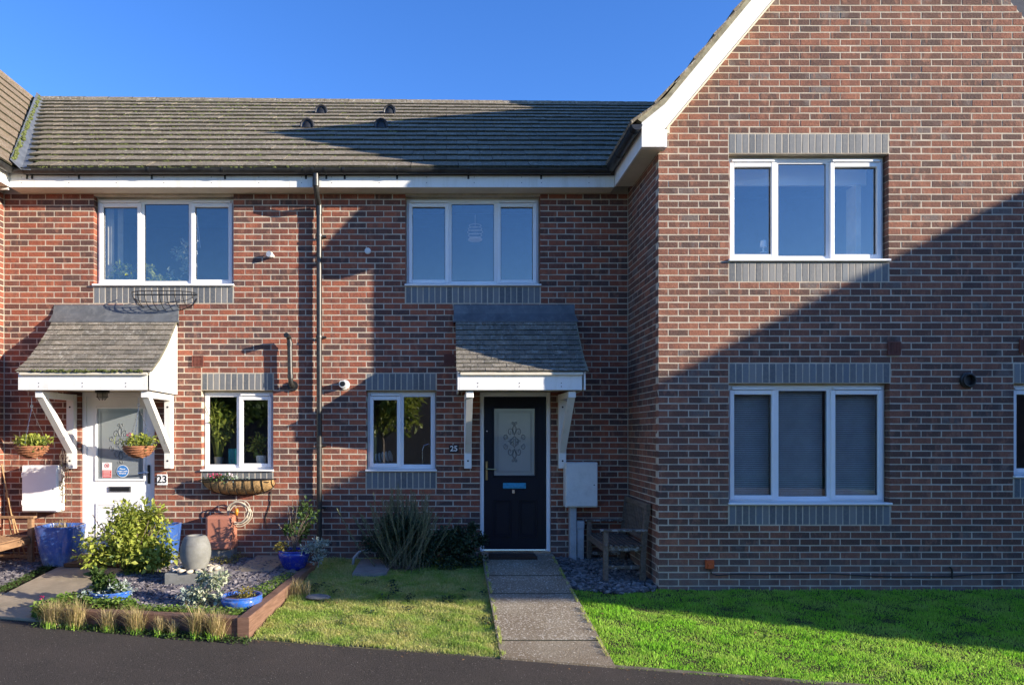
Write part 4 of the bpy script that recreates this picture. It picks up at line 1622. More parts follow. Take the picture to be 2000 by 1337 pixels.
# ------------------------------------------------------------------ canopies
PT_V = tile_meshes(.1585, .1, 'plain_tile', 6, th=.009, lift=.007, lap=.03)
def canopy(H, x0, x1, nm, left):
    yw, yf = YM, 8.42
    # bell-cast profile (y, z) from the wall down to the eaves
    prof = [(9.26, 3.20), (9.08, 3.00), (8.88, 2.79), (8.66, 2.60), (8.42, 2.445)]
    def z_at(s):
        # s = distance up-slope from the eaves
        P = prof[::-1]
        for (ya, za), (yb, zb) in zip(P[:-1], P[1:]):
            L = math.hypot(yb - ya, zb - za)
            if s <= L or (yb, zb) == P[-1]:
                t = s / L
                return ya + (yb - ya) * t, za + (zb - za) * t, math.atan2(zb - za, yb - ya)
            s -= L
    m = MB()
    poly = [(y, z - .012) for y, z in prof] + [(8.44, 2.40), (8.5, 2.40), (9.26, 2.40)]
    m.prism(poly[:5] + [(8.42, 2.41), (9.26, 2.41)], 'x', x0 + .05, x1 - .05)
    cn = fixn(obj('door_canopy', m, 'soffit', H, nm))
    # tiles
    nT = round((x1 - x0) / .165)
    p = (x1 - x0) / nT
    for c in range(11):
        y, z, a = z_at(c * .1)
        off = p / 2 if c % 2 else 0
        xx = x0 + p / 2 - off
        while xx < x1 + .05:
            sc = 1.0
            cx = xx
            if xx < x0 + .04:
                sc, cx = .5, x0 + p / 4
            if xx > x1 - .04:
                sc, cx = .5, x1 - p / 4
            inst('tile', PT_V[rnd.randrange(6)], (cx, y, z + rnd.uniform(-.002, .002)), cn, (a + rnd.uniform(-.012, .012), 0, rnd.uniform(-.006, .006)), (sc * p / .165, 1, 1))
            xx += p
    # moss and lichen on the eaves
    if left:
        mp = [(rnd.uniform(x0 + .2, x1 - .1), 8.405 + rnd.uniform(-.006, .01), 2.452 + rnd.uniform(-.01, .016)) for _ in range(120)]
        mm = [np.diag((rnd.uniform(.008, .022), rnd.uniform(.006, .012), rnd.uniform(.006, .014))) for _ in range(120)]
        scatter('moss_clumps', icoV, icoF, mm, mp, 'moss', cn)
    # lead flashing
    m = MB()
    m.add([(x0 - .02, YM - .006, 3.38), (x1 - .0, YM - .006, 3.38), (x1 - .0, YM - .03, 3.27), (x0 - .02, YM - .03, 3.27),
           (x0 - .03, 9.195, 3.165), (x1 + .03, 9.195, 3.165), (x0 - .03, 9.195, 3.15), (x1 + .03, 9.195, 3.15), (x0 - .02, YM - .001, 3.39), (x1, YM - .001, 3.39),
           (x0 - .02, YM - .001, 3.1), (x1, YM - .001, 3.1)],
          [(0, 3, 2, 1), (3, 4, 5, 2), (4, 6, 7, 5), (8, 0, 1, 9), (8, 10, 3, 0), (1, 2, 11, 9), (3, 10, 4), (2, 5, 11)])
    obj('lead_flashing', m, 'lead', cn)
    # fascia and cheeks
    m = MB().box(x0 + .04, x1 - .06, 8.455, 8.475, 2.235, 2.43)
    f = obj('fascia', m, 'white', cn)
    m = MB()
    for q in (.12, .5, .88):
        for z in (2.275, 2.315):
            m.cyl((x0 + .1 + (x1 - x0 - .25) * q, 8.4545, z), (0, -1, 0), .006, .003, 8)
    obj('fascia_screw', m, 'black', cn)
    chk = [(8.4555, 2.235), (9.29, 2.225), (9.29, 3.2)] + [(y, z - .006) for y, z in prof] + [(8.4555, 2.44)]
    for xx, sgn in ((x1 - .038, 1), (x0 + .018, -1)):
        m = MB().prism(chk, 'x', xx, xx + .02)
        fixn(obj('cheek_board', m, 'white', cn))
    m = MB()
    vp = [(y, z) for y, z in prof]
    m.prism([(y, z + .0) for y, z in prof] + [(y, z + .012) for y, z in reversed(prof)], 'x', x1 - .02, x1 + .012)
    fixn(obj('verge_mortar', m, 'undercloak', cn))
    m = MB().box(x0 + .06, x1 - .06, 8.476, 9.285, 2.26, 2.275)
    obj('ceiling_board', m, 'soffit', cn)
    return cn
def bracket(cn, X, w=.095):
    m = MB().box(X - w / 2, X + w / 2, 9.205, 9.298, 1.27, 2.225, .006)
    b = obj('gallows_bracket', m, 'white', cn)
    m = MB().box(X - w / 2 + .002, X + w / 2 - .002, 8.50, 9.204, 2.145, 2.222, .006)
    obj('beam', m, 'white', b)
    w2 = .078
    m = MB().prism([(8.53, 2.143), (8.64, 2.143), (9.203, 1.60), (9.203, 1.47)], 'x', X - w2 / 2, X + w2 / 2)
    fixn(obj('strut', m, 'white', b))
    for z in (1.37, 2.06):
        obj('bolt', MB().cyl((X, 9.2045, z), (0, -1, 0), .012, .003, 12), 'black', b)
cn23 = canopy(H23, -5.07, -3.47, 'grey tiled canopy in full sun above the white door', True)
cn25 = canopy(H25, .115, 1.66, 'grey tiled canopy mostly in shade above the navy door', False)
bracket(cn23, PX(136, 9.2))
bracket(cn23, PX(327, 9.2))
bracket(cn25, PX(914, 9.2))
bracket(cn25, PX(1099, 9.2))
# bulkhead lamp under the left canopy
lb = MB().lathe([(.085, 0), (.085, -.03), (.06, -.03)], (PX(196, 8.9), 8.95, 2.257), 20)
lamp = obj('porch_light', lb, 'black', cn23)
obj('lamp_glass', MB().lathe([(.060, 0), (.058, -.05), (.04, -.075), (.01, -.085)], (PX(196, 8.9), 8.95, 2.226), 20), tone('lamp_lens', (.35, .33, .28), .3, .05), lamp, smooth=True)
cg = MB()
for k in range(6):
    a = k * math.pi / 3
    cx_, cy_ = PX(196, 8.9), 8.95
    cg.tube([(cx_ + .068 * math.cos(a), cy_ + .068 * math.sin(a), 2.225), (cx_ + .066 * math.cos(a), cy_ + .066 * math.sin(a), 2.175), (cx_ + .03 * math.cos(a), cy_ + .03 * math.sin(a), 2.135)], .003, 5)
cg.tube([(cx_ + .068 * math.cos(a), cy_ + .068 * math.sin(a), 2.175) for a in np.linspace(0, 2 * math.pi, 20)], .003, 5)
obj('lamp_cage', cg, 'black', lamp)

# ------------------------------------------------------------------ doors
def scrolls(door, cx, cz, y, sx, sz, mat):
    """mirrored etched scrollwork"""
    m = MB()
    def spiral(x, z, r, turns, a0, sg):
        pts = []
        for i in range(26):
            t = i / 25
            rr = r * (1 - .8 * t)
            a = a0 + sg * turns * 2 * math.pi * t
            pts.append((x + rr * math.cos(a), z + rr * math.sin(a)))
        return pts
    for s in (-1, 1):
        L = []
        for (x, z, r, tn, a0, sg) in ((.30, .42, .20, 1.2, 3.6, -1), (.62, .18, .16, 1.2, 3.4, -1), (.62, -.18, .16, 1.2, 2.9, 1), (.30, -.42, .20, 1.2, 2.7, 1),
                                      (.2, .1, .16, .7, 2.8, 1), (.2, -.1, .16, .7, 3.4, -1), (.12, .80, .10, 1.0, 4.2, -1), (.12, -.80, .10, 1.0, 2.0, 1)):
            L.append(spiral(x, z, r, tn, a0, sg))
        L.append([(0.0, .72), (.12, .62), (.1, .5), (.0, .3)])
        L.append([(0.0, -.72), (.12, -.62), (.1, -.5), (.0, -.3)])
        L.append([(0, .25), (.2, .1), (.42, .05), (.2, -.05), (0, -.25)])
        for P in L:
            m.tube([(cx + s * x * sx, y, cz + z * sz) for x, z in P], .0042, 4)
    obj('etched_scrollwork', m, mat, door)

def door(H, o, leafmat, label, gx, gz, handle_left, th=.2):
    x0, x1, _, z1 = o
    y = YM + .055
    zb = th
    f = MB()
    f.box(x0, x0 + .052, y - .02, y + .07, zb, z1 - .0, .004).box(x1 - .052, x1, y - .02, y + .07, zb, z1, .004)
    f.box(x0 + .052, x1 - .052, y - .019, y + .069, z1 - .052, z1 - .001, .004)
    fr = obj('door_frame', f, 'upvc', H)
    s = MB().box(x0 + .002, x1 - .002, YM - .03, y + .06, zb - .06, zb + .012, .006)
    obj('threshold', s, 'chrome', fr)
    lx0, lx1, lz0, lz1 = x0 + .054, x1 - .054, zb + .02, z1 - .054
    g0, g1, h0, h1 = gx[0], gx[1], gz[0], gz[1]
    d = MB()
    ya, yb = y + .0, y + .045
    d.box(lx0, g0, ya, yb, lz0, lz1).box(g1, lx1, ya, yb, lz0, lz1).box(g0, g1, ya, yb, h1, lz1).box(g0, g1, ya, yb, lz0, h0)
    dr = obj('front_door', d, leafmat, H, label)
    # moulded bead round the glass
    m = MB()
    e = .028
    for a, b, c, dd in ((g0 - e, g0, h0 - e, h1 + e), (g1, g1 + e, h0 - e, h1 + e), (g0, g1, h0 - e, h0), (g0, g1, h1, h1 + e)):
        m.box(a, b, ya - .012, ya - .0005, c, dd, .004)
    obj('glazing_bead', m, leafmat, dr)
    obj('door_glass', MB().box(g0 + .001, g1 - .001, ya + .012, ya + .018, h0 + .001, h1 - .001), 'frosted', dr)
    # etched border lines
    m = MB()
    for e in (.035, .05):
        for a, b, c, dd in ((g0 + e, g0 + e + .004, h0 + e, h1 - e), (g1 - e - .004, g1 - e, h0 + e, h1 - e), (g0 + e, g1 - e, h0 + e, h0 + e + .004), (g0 + e, g1 - e, h1 - e - .004, h1 - e)):
            m.box(a, b, ya + .009, ya + .0115, c, dd)
    obj('etched_border', m, 'etched', dr)
    scrolls(dr, (g0 + g1) / 2, (h0 + h1) / 2, ya + .010, .19, .30, 'etched')
    # two moulded panels
    W = lx1 - lx0
    for a, b in ((lx0 + .115, lx0 + W / 2 - .045), (lx0 + W / 2 + .045, lx1 - .115)):
        c, dd = lz0 + .16, h0 - .32
        m = MB()
        for q, (i, hh) in enumerate(((0, .010), (.03, .006))):
            ww = .016 if q == 0 else .012
            m.box(a + i, a + i + ww, ya - hh, ya - .0004, c + i, dd - i, .003).box(b - i - ww, b - i, ya - hh, ya - .0004, c + i, dd - i, .003)
            m.box(a + i + ww, b - i - ww, ya - hh, ya - .0004, c + i, c + i + ww, .003).box(a + i + ww, b - i - ww, ya - hh, ya - .0004, dd - i - ww, dd - i, .003)
        obj('door_panel', m, leafmat, dr)
    # letterbox
    lc = (g0 + g1) / 2
    lz = h0 - .135
    m = MB().box(lc - .15, lc + .15, ya - .014, ya - .0005, lz - .037, lz + .037, .005)
    lbx = obj('letterbox', m, 'plate_blue' if handle_left else 'chrome', dr)
    obj('flap', MB().box(lc - .125, lc + .125, ya - .018, ya - .0145, lz - .022, lz + .022, .002), 'plate_blue' if handle_left else 'black', dr)
    # handle
    hx = lx0 + .035 if handle_left else lx1 - .035
    sg = 1 if handle_left else -1
    hm = 'brass' if handle_left else 'black'
    m = MB().box(hx - .016, hx + .016, ya - .012, ya - .0005, h0 - .065, h0 + .185, .006)
    m.tube([(hx, ya - .01, h0 + .085), (hx, ya - .05, h0 + .085), (hx + sg * .015, ya - .055, h0 + .085), (hx + sg * .12, ya - .055, h0 + .078)], .010, 8)
    obj('handle', m, hm if handle_left else 'chrome', dr)
    if not handle_left:
        obj('handle_plate', MB().box(hx - .018, hx + .018, ya - .016, ya - .0125, h0 - .06, h0 + .18, .001), 'black', dr)
    return dr
Yd = YM + .07
d25 = door(H25, D25, 'navy', 'navy panelled front door with frosted glass', (PX(965, Yd), PX(1044, Yd)), (PZ(927, Yd), PZ(797, Yd)), True, .19)
d23 = door(H23, D23, 'upvc', 'white panelled front door with round blue sticker', (PX(191, Yd), PX(281, Yd)), (PZ(934, Yd), PZ(797, Yd)), False, .16)
obj('spyhole', MB().cyl((PX(951, Yd), YM + .053, PZ(841, Yd)), (0, -1, 0), .009, .004, 12), 'chrome', d25)
obj('lock_badge', MB().box(PX(1000, Yd), PX(1005, Yd), YM + .050, YM + .0545, PZ(962, Yd), PZ(955, Yd)), 'chrome', d25)
# stickers on the white door
ys_ = YM + .055 + .0105
x0, x1, z0, z1 = PX(200, Yd), PX(219, Yd), PZ(932, Yd), PZ(902, Yd)
st = obj('warning_sticker', MB().box(x0, x1, ys_ - .004, ys_ - .0032, z0, z1), 'paper_white', d23)
obj('red_panel', MB().box(x0 + .005, x1 - .005, ys_ - .0052, ys_ - .0042, z0 + .005, z0 + .1), 'paper_red', d23)
m = MB()
cx_, cz_ = (x0 + x1) / 2, z1 - .04
m.tube([(cx_ + .027 * math.cos(a), ys_ - .005, cz_ + .027 * math.sin(a)) for a in np.linspace(0, 2 * math.pi, 25)], .003, 5)
m.tube([(cx_ - .019, ys_ - .005, cz_ + .019), (cx_ + .019, ys_ - .005, cz_ - .019)], .003, 5)
obj('prohibition_symbol', m, 'paper_red', d23)
obj('hand_symbol', MB().box(cx_ - .009, cx_ + .009, ys_ - .0052, ys_ - .0042, cz_ - .012, cz_ + .010, .0004), 'ink', d23)
m = MB()
for k in range(5):
    m.box(x0 + .014, x1 - .014 - .01 * (k % 2), ys_ - .0062, ys_ - .0054, z0 + .022 + k * .016, z0 + .027 + k * .016)
obj('print_lines', m, 'paper_white', d23)
cx_, cz_ = PX(240, Yd), PZ(919, Yd)
obj('round_sticker', MB().cyl((cx_, ys_ - .0032, cz_), (0, -1, 0), .080, .001, 32), 'paper_white', d23)
obj('blue_disc', MB().cyl((cx_, ys_ - .0046, cz_), (0, -1, 0), .074, .001, 32), 'paper_blue', d23)
for k, tx in enumerate(('Please', 'keep a safe', 'distance')):
    text_mesh(tx, .029, (cx_, ys_ - .0068, cz_ + .030 - k * .029), 'paper_white', d23, 'lettering', .0004, bold=.0006)

# house numbers
nb = obj('number_plaque', MB().box(PX(877, YM), PX(896, YM), YM - .012, YM - .002, PZ(882.5, YM), PZ(868, YM), .002), 'black', H25)
text_mesh('25', .098, (PX(886.5, YM), YM - .0135, PZ(875.3, YM)), 'paper_white', nb, 'numeral', .0008, bold=.002)
for px, ch in ((312.2, '2'), (322.4, '3')):
    nb = obj('number_tile', MB().box(PX(px - 4.8, YM), PX(px + 4.8, YM), YM - .012, YM - .002, PZ(946, YM), PZ(925, YM), .002), 'paper_white', H23)
    text_mesh(ch, .135, (PX(px, YM), YM - .0135, PZ(935.5, YM)), 'ink', nb, 'numeral', .0008, bold=.002)
# white bulb-like box right of 23 door
# keypad/bell skipped: not visible clearly

# ------------------------------------------------------------------ wall furniture
def air_brick(H, px0, px1, py0, py1, yf):
    x0, x1, z0, z1 = PX(px0, yf), PX(px1, yf), PZ(py1, yf), PZ(py0, yf)
    m = MB()
    t = .01
    ya, yb = yf - .022, yf - .002
    m.box(x0, x0 + t, ya, yb, z0, z1).box(x1 - t, x1, ya, yb, z0, z1).box(x0 + t, x1 - t, ya, yb, z0, z0 + t).box(x0 + t, x1 - t, ya, yb, z1 - t, z1)
    m.box(x0 + t, x1 - t, ya + .012, yb, z0 + t, z1 - t)
    n = 7
    for k in range(1, n):
        xx = x0 + t + (x1 - x0 - 2 * t) * k / n
        zz = z0 + t + (z1 - z0 - 2 * t) * k / n
        m.box(xx - .003, xx + .003, ya + .002, ya + .0119, z0 + t, z1 - t)
        m.box(x0 + t, x1 - t, ya + .003, ya + .0118, zz - .003, zz + .003)
    obj('air_brick', m, 'airbrick', H)
air_brick(H23, 376, 398, 694, 715.5, YM)
air_brick(H25, 867, 888, 691, 714, YM)
air_brick(HG, 1733, 1758, 667, 693, YG)
air_brick(HG, 1990, 2015, 662, 688, YG)
# extractor flue on the gable
x, z = PX(1888, YG), PZ(742, YG)
m = MB()
prof = [(.086, 0), (.086, .03), (.074, .035), (.070, .055), (.060, .055), (.058, .0)]
vs, n = [], 24
for rr, dd in prof:
    vs += [(x + rr * math.cos(2 * math.pi * k / n), YG - .002 - dd, z + rr * math.sin(2 * math.pi * k / n)) for k in range(n)]
fs = [(i * n + k, i * n + (k + 1) % n, (i + 1) * n + (k + 1) % n, (i + 1) * n + k) for i in range(len(prof) - 1) for k in range(n)]
m.add(vs, fs)
fl = auto(fixn(obj('flue_terminal', m, 'gutter', HG)))
m = MB().cyl((x, YG - .003, z), (0, -1, 0), .056, .004, 20)
obj('flue_mouth', m, 'black', fl)
# small round wall vents / sensor
m = MB().cyl((PX(718.5, YM), YM - .001, PZ(490, YM)), (0, -1, 0), .040, .022, 20)
m.cyl((PX(718.5, YM), YM - .023, PZ(490, YM)), (0, -1, 0), .030, .012, 20)
obj('round_vent', m, 'greybox', H25, smooth=False)
m = MB().cyl((PX(533, YM), YM - .001, PZ(500, YM)), (0, -1, 0), .022, .05, 12)
m.cyl((PX(530, YM), YM - .045, PZ(499, YM)), (-.3, -1, .1), .038, .045, 16)
obj('overflow_cap', m, 'greybox', H23)
# boiler plume pipe
xa, za, zb = PX(569, 9.2), PZ(752, 9.2), PZ(657, 9.2)
m = MB()
m.cyl((xa, YM - .001, za), (0, -1, 0), .068, .03, 20)
m.tube([(xa, YM - .02, za), (xa, YM - .09, za + .005), (xa - .004, YM - .11, za + .03), (xa - .012, YM - .11, za + .12), (xa - .02, YM - .11, zb - .06), (xa - .026, YM - .115, zb - .02), (xa - .03, YM - .15, zb), (xa - .035, YM - .24, zb + .005)], .033, 12)
m.tube([(xa - .009, YM - .11, za + .09), (xa - .010, YM - .11, za + .14)], .039, 12)
m.tube([(xa - .018, YM - .11, zb - .12), (xa - .019, YM - .11, zb - .07)], .039, 12)
vp = auto(obj('plume_pipe', m, 'gutter', H23))
m = MB().cyl((xa - .0352, YM - .2405, zb + .005), (0, -1, 0), .027, .003, 14)
obj('pipe_mouth', m, 'black', vp)
# flue on number 25
x, z = PX(673, 9.25), PZ(750, 9.25)
m = MB()
m.cyl((x, YM - .001, z), (0, -1, 0), .062, .02, 20)
m.cyl((x - .01, YM - .02, z + .004), (-.08, -1, 0), .048, .09, 20)
f2 = obj('flue_terminal', m, 'greybox', H25)
obj('flue_mouth', MB().cyl((x - .017, YM - .1105, z + .004), (-.08, -1, 0), .034, .003, 16), 'black', f2)

# meter boxes
def meter_box(H, px0, px1, py0, py1, y, mat, label):
    x0, x1, z0, z1 = PX(px0, y), PX(px1, y), PZ(py1, y), PZ(py0, y)
    mb_ = obj('meter_box', MB().box(x0, x1, y + .012, YM - .001, z0, z1, .008), mat, H, label)
    obj('lid', MB().box(x0 + .008, x1 - .008, y - .006, y + .0115, z0 + .014, z1 - .008, .005), mat, mb_)
    obj('lock', MB().cyl((x1 - .05, y - .0062, (z0 + z1) / 2), (0, -1, 0), .008, .004, 10), 'black', mb_)
    for zz in (z0 + .12, z1 - .12):
        obj('hinge', MB().box(x0 + .001, x0 + .014, y - .008, y + .006, zz - .03, zz + .03, .002), mat, mb_)
    return mb_
meter_box(H23, 42, 112, 908, 999, 9.12, 'upvc', 'white meter box left of the white door')
mb25 = meter_box(H25, 1105, 1168, 902, 990, 9.10, 'greybox', 'grey meter box above a grey conduit')
x = PX(1120, 9.18)
m = MB().box(x - .042, x + .042, 9.18, YM - .001, .06, .80, .006)
obj('conduit', m, 'greypipe', H25)
x = PX(1134, 9.2)
m = MB().box(x - .045, x + .045, 9.20, YM - .001, .06, .50, .006).box(x - .05, x + .05, 9.195, YM - .0012, .50, .60, .006)
obj('conduit', m, 'greypipe', H25)

# terracotta gas box
x0, x1, z0, z1 = PX(400, 9.02), PX(452, 9.02), PZ(1072, 9.02), PZ(1007, 9.02)
gb = obj('gas_meter_box', MB().box(x0, x1, 9.02, YM - .001, z0 + .06, z1, .035), 'terracotta', H23, 'terracotta plastic gas box below the hose')
obj('box_skirt', MB().box(x0 - .004, x1 + .004, 9.012, YM - .0012, z0, z0 + .10, .012), 'terracotta', gb)
obj('plinth', MB().box(x0 + .07, x1 - .01, 9.05, YM - .0015, .05, z0 - .001), 'greyslab', gb)
obj('lock', MB().cyl(((x0 + x1) / 2, 9.0195, z0 + .22), (0, -1, 0), .007, .004, 10), 'black', gb)

# coiled hose hung on the wall
cx_, cz_ = PX(468, 9.2), PZ(1001, 9.2)
t = thing('garden_hose', 'pale coiled hose and amber connector hung on the brick wall above terracotta box', 'hose', (cx_, 9.25, cz_))
m = MB()
for k in range(6):
    r1, ox, oz, ph = rnd.uniform(.11, .17), rnd.uniform(-.02, .02), rnd.uniform(-.02, .03), rnd.uniform(0, 6)
    m.tube([(cx_ + ox + r1 * math.cos(a) * (1 + .08 * math.sin(3 * a + ph)), 9.20 - .012 * k + .01 * math.sin(2 * a + ph), cz_ + oz + r1 * 1.02 * math.sin(a)) for a in np.linspace(0, 2 * math.pi, 36)], .0075, 6)
obj('coil', m, 'rope', t, smooth=True)
obj('connector', MB().tube([(cx_ - .01, 9.10, cz_ + .07), (cx_ - .01, 9.10, cz_ + .03), (cx_ - .008, 9.10, cz_ - .02)], [.018, .026, .012], 10), 'amber', t, smooth=True)
m = MB().tube([(PX(530, YM), YM - .01, PZ(958, YM)), (PX(528, YM), YM - .008, PZ(985, YM)), (PX(519, YM), YM - .008, PZ(1010, YM)), (PX(520, YM), YM - .008, PZ(1032, YM))], .005, 6)
tag(obj('wall_cable', m, 'cable'), 'thin dark cable dropping down the wall below the flower trough', 'cable')
# cable on the gable plinth
m = MB()
pts = [(1386, 1106), (1389, 1118), (1400, 1122), (1440, 1119), (1490, 1120), (1560, 1119), (1620, 1118), (1680, 1122), (1740, 1124), (1800, 1124), (1852, 1124), (1900, 1120), (1960, 1118), (2080, 1115)]
m.tube([(PX(a, YG), YG - .008, PZ(b, YG)) for a, b in pts], .006, 6)
tag(obj('wall_cable', m, 'cable'), 'black cable running along the bottom of the gable wall from orange socket', 'cable')
m = MB().box(PX(1376.5, YG), PX(1393, YG), YG - .04, YG - .001, PZ(1108, YG), PZ(1091, YG), .006)
ob = obj('socket_box', m, 'orange', HG, 'orange cable box low on the gable wall')
obj('socket_cover', MB().box(PX(1380, YG), PX(1388, YG), YG - .055, YG - .0405, PZ(1108, YG), PZ(1098, YG), .004), 'orange', ob)
m = MB().tube([(PX(1852, YG), YG - .02, PZ(1105, YG)), (PX(1857, YG), YG - .02, PZ(1110, YG)), (PX(1857, YG), YG - .02, PZ(1128, YG))], .009, 6)
obj('cable_bracket', m, 'cable', HG)

# ------------------------------------------------------------------ hanging baskets
def hanging_basket(px, py, y, label, ptop, flower):
    cx, cz = PX(px, y), PZ(py, y)
    t = thing('hanging_basket', label, 'hanging basket', (cx, y, cz), 'baskets hanging from the canopy')
    r = .178
    bz = cz - .045
    prof = [(r * math.cos(a), r * .82 * math.sin(a)) for a in np.linspace(-1.5, 0, 9)]
    obj('basket', MB().lathe(prof + [(r * .93, 0), (r * .8, -.03)], (cx, y, bz), 24), 'wicker', t, smooth=True)
    m = MB()
    for k in range(7):
        a = -1.3 + k * .2
        rr, zz = r * math.cos(a) + .004, r * .82 * math.sin(a)
        m.tube([(cx + rr * math.cos(b) + .002 * math.sin(7 * b + k), y + rr * math.sin(b), bz + zz + .004 * math.sin(5 * b + k * 2)) for b in np.linspace(0, 2 * math.pi, 30)], .0065, 5)
    obj('woven_rings', m, 'wicker', t, smooth=True)
    m = MB()
    zt = PZ(ptop, y)
    for k in range(3):
        a = k * 2.094 + .6
        p0, p1 = Vector((cx + r * .95 * math.cos(a), y + r * .95 * math.sin(a), bz)), Vector((cx, y, zt))
        nl = 14
        for i in range(nl):
            q0, q1 = p0.lerp(p1, i / nl), p0.lerp(p1, (i + .85) / nl)
            m.tube([q0, q1], .0036 if i % 2 else .0022, 5)
    m.tube([(cx, y, zt), (cx, y, zt + .06), (cx, y, 2.15)], .003, 5)
    m.tube([(cx + .014 * math.cos(a), y, zt + .03 + .016 * math.sin(a)) for a in np.linspace(0, 6.28, 12)], .003, 5)
    obj('chain', m, 'black' if False else 'chrome', t)
    leaves('foliage', (cx + .01, y, bz + .05), (r * 1.15, r * 1.1, .085), 420, .042, 'lf_lime', t, .2, 0, seed=px)
    leaves('foliage', (cx + .10, y - .05, bz + .0), (.12, .1, .09), 150, .035, 'lf_green', t, .2, 0, seed=px + 1)
    rs = np.random.default_rng(px)
    P = np.stack([cx + rs.normal(0, .09, 90), y + rs.normal(0, .07, 90), np.full(90, bz + .02)], 1)
    blades('foliage', P, rs.uniform(.06, .14, 90), .008, 'lf_lime', t, 1.6, px)
    if flower:
        leaves('flower', (cx - .085, y - .05, bz + .125), (.022, .022, .016), 26, .022, 'redflower', t, .4, 0, seed=9)
hanging_basket(62, 862, 8.56, 'wicker hanging basket with trailing greenery at the left end of the canopy', 797, False)
hanging_basket(271, 862, 8.56, 'wicker hanging basket with a pink flower in front of the white door', 795, True)

# wall troughs
def trough(px0, px1, py0, py1, y, filled, label, group=None):
    x0, x1, z0, z1 = PX(px0, y), PX(px1, y), PZ(py1, y), PZ(py0, y)
    cx, W, Hh = (x0 + x1) / 2, (x1 - x0) / 2, z1 - z0
    t = thing('wall_trough', label, 'wall planter', (cx, YM, z0))
    D = YM - .006 - (y - .02)
    def shell(u, v):   # u along -1..1 ; v 0..1 from wall at bottom to the front rim
        a = v * math.pi / 2
        k = (1 - abs(u) ** 3.2) ** .5 if abs(u) < 1 else 0
        k = max(k, .0)
        yy = YM - .008 - D * math.sin(a) * (.35 + .65 * k)
        zz = z1 - Hh * math.cos(a) * k
        return (cx + u * W * (1 - .0 * v), yy, zz)
    bars = MB()
    nb_ = 9
    rb = .006 if filled else .0045
    for i in range(nb_):
        u = -.93 + 1.86 * i / (nb_ - 1)
        bars.tube([shell(u + (0 if filled else .0), v) for v in np.linspace(0, 1, 9)], rb, 5)
    bars.tube([shell(u, 1) for u in np.linspace(-1, 1, 25)], rb * 1.3, 6)
    bars.tube([(x0, YM - .008, z1), (x1, YM - .008, z1)], rb, 6)
    bars.tube([shell(u, .0) for u in np.linspace(-.98, .98, 25)], rb, 6)
    bars.tube([shell(u, .55) for u in np.linspace(-.98, .98, 25)], rb, 6) if not filled else None
    obj('wire_frame', bars, 'black', t)
    if filled:
        m = MB()
        nu, nv = 41, 9
        vs = []
        for i in range(nu):
            u = -.98 + 1.96 * i / (nu - 1)
            bulge = .016 * abs(math.sin((i / (nu - 1)) * 8 * math.pi))
            for j in range(nv):
                v = j / (nv - 1)
                p = Vector(shell(u, v))
                ctr = Vector((p.x, YM - D * .4, z1))
                p = ctr + (p - ctr) * (.93 + bulge * 3 * math.sin(v * math.pi) + rnd.uniform(-.015, .015))
                p.y = min(p.y, YM - .004)
                vs.append(tuple(p))
        fs = [(i * nv + j, i * nv + j + 1, (i + 1) * nv + j + 1, (i + 1) * nv + j) for i in range(nu - 1) for j in range(nv - 1)]
        m.add(vs, fs)
        obj('coir_liner', m, 'straw', t, smooth=True)
        obj('soil', MB().box(x0 + .06, x1 - .06, YM - D * .85, YM - .01, z1 - .035, z1 - .025), 'soil', t)
        leaves('foliage', (cx - .2, YM - .13, z1 + .0), (.22, .09, .055), 330, .035, 'lf_green', t, .1, 0, seed=61)
        leaves('foliage', (cx - .05, YM - .13, z1 + .0), (.3, .09, .035), 130, .03, 'lf_silver', t, .1, 0, seed=62)
        leaves('flower', (cx - .28, YM - .15, z1 + .05), (.10, .05, .022), 60, .026, 'redflower', t, .1, 0, seed=63)
        leaves('flower', (cx - .08, YM - .15, z1 + .05), (.06, .04, .02), 34, .024, 'whiteflower', t, .1, 0, seed=64)
        leaves('foliage', (cx - .42, YM - .13, z1 - .02), (.07, .05, .03), 40, .03, 'lf_yellow', t, .1, 0, seed=65)
    return t
trough(388, 533, 936, 968, 9.1, True, 'coir lined wall trough with pink and white flowers under the kitchen window')
trough(249, 375, 568, 600, 9.08, False, 'empty black wire wall trough below the upstairs left window')

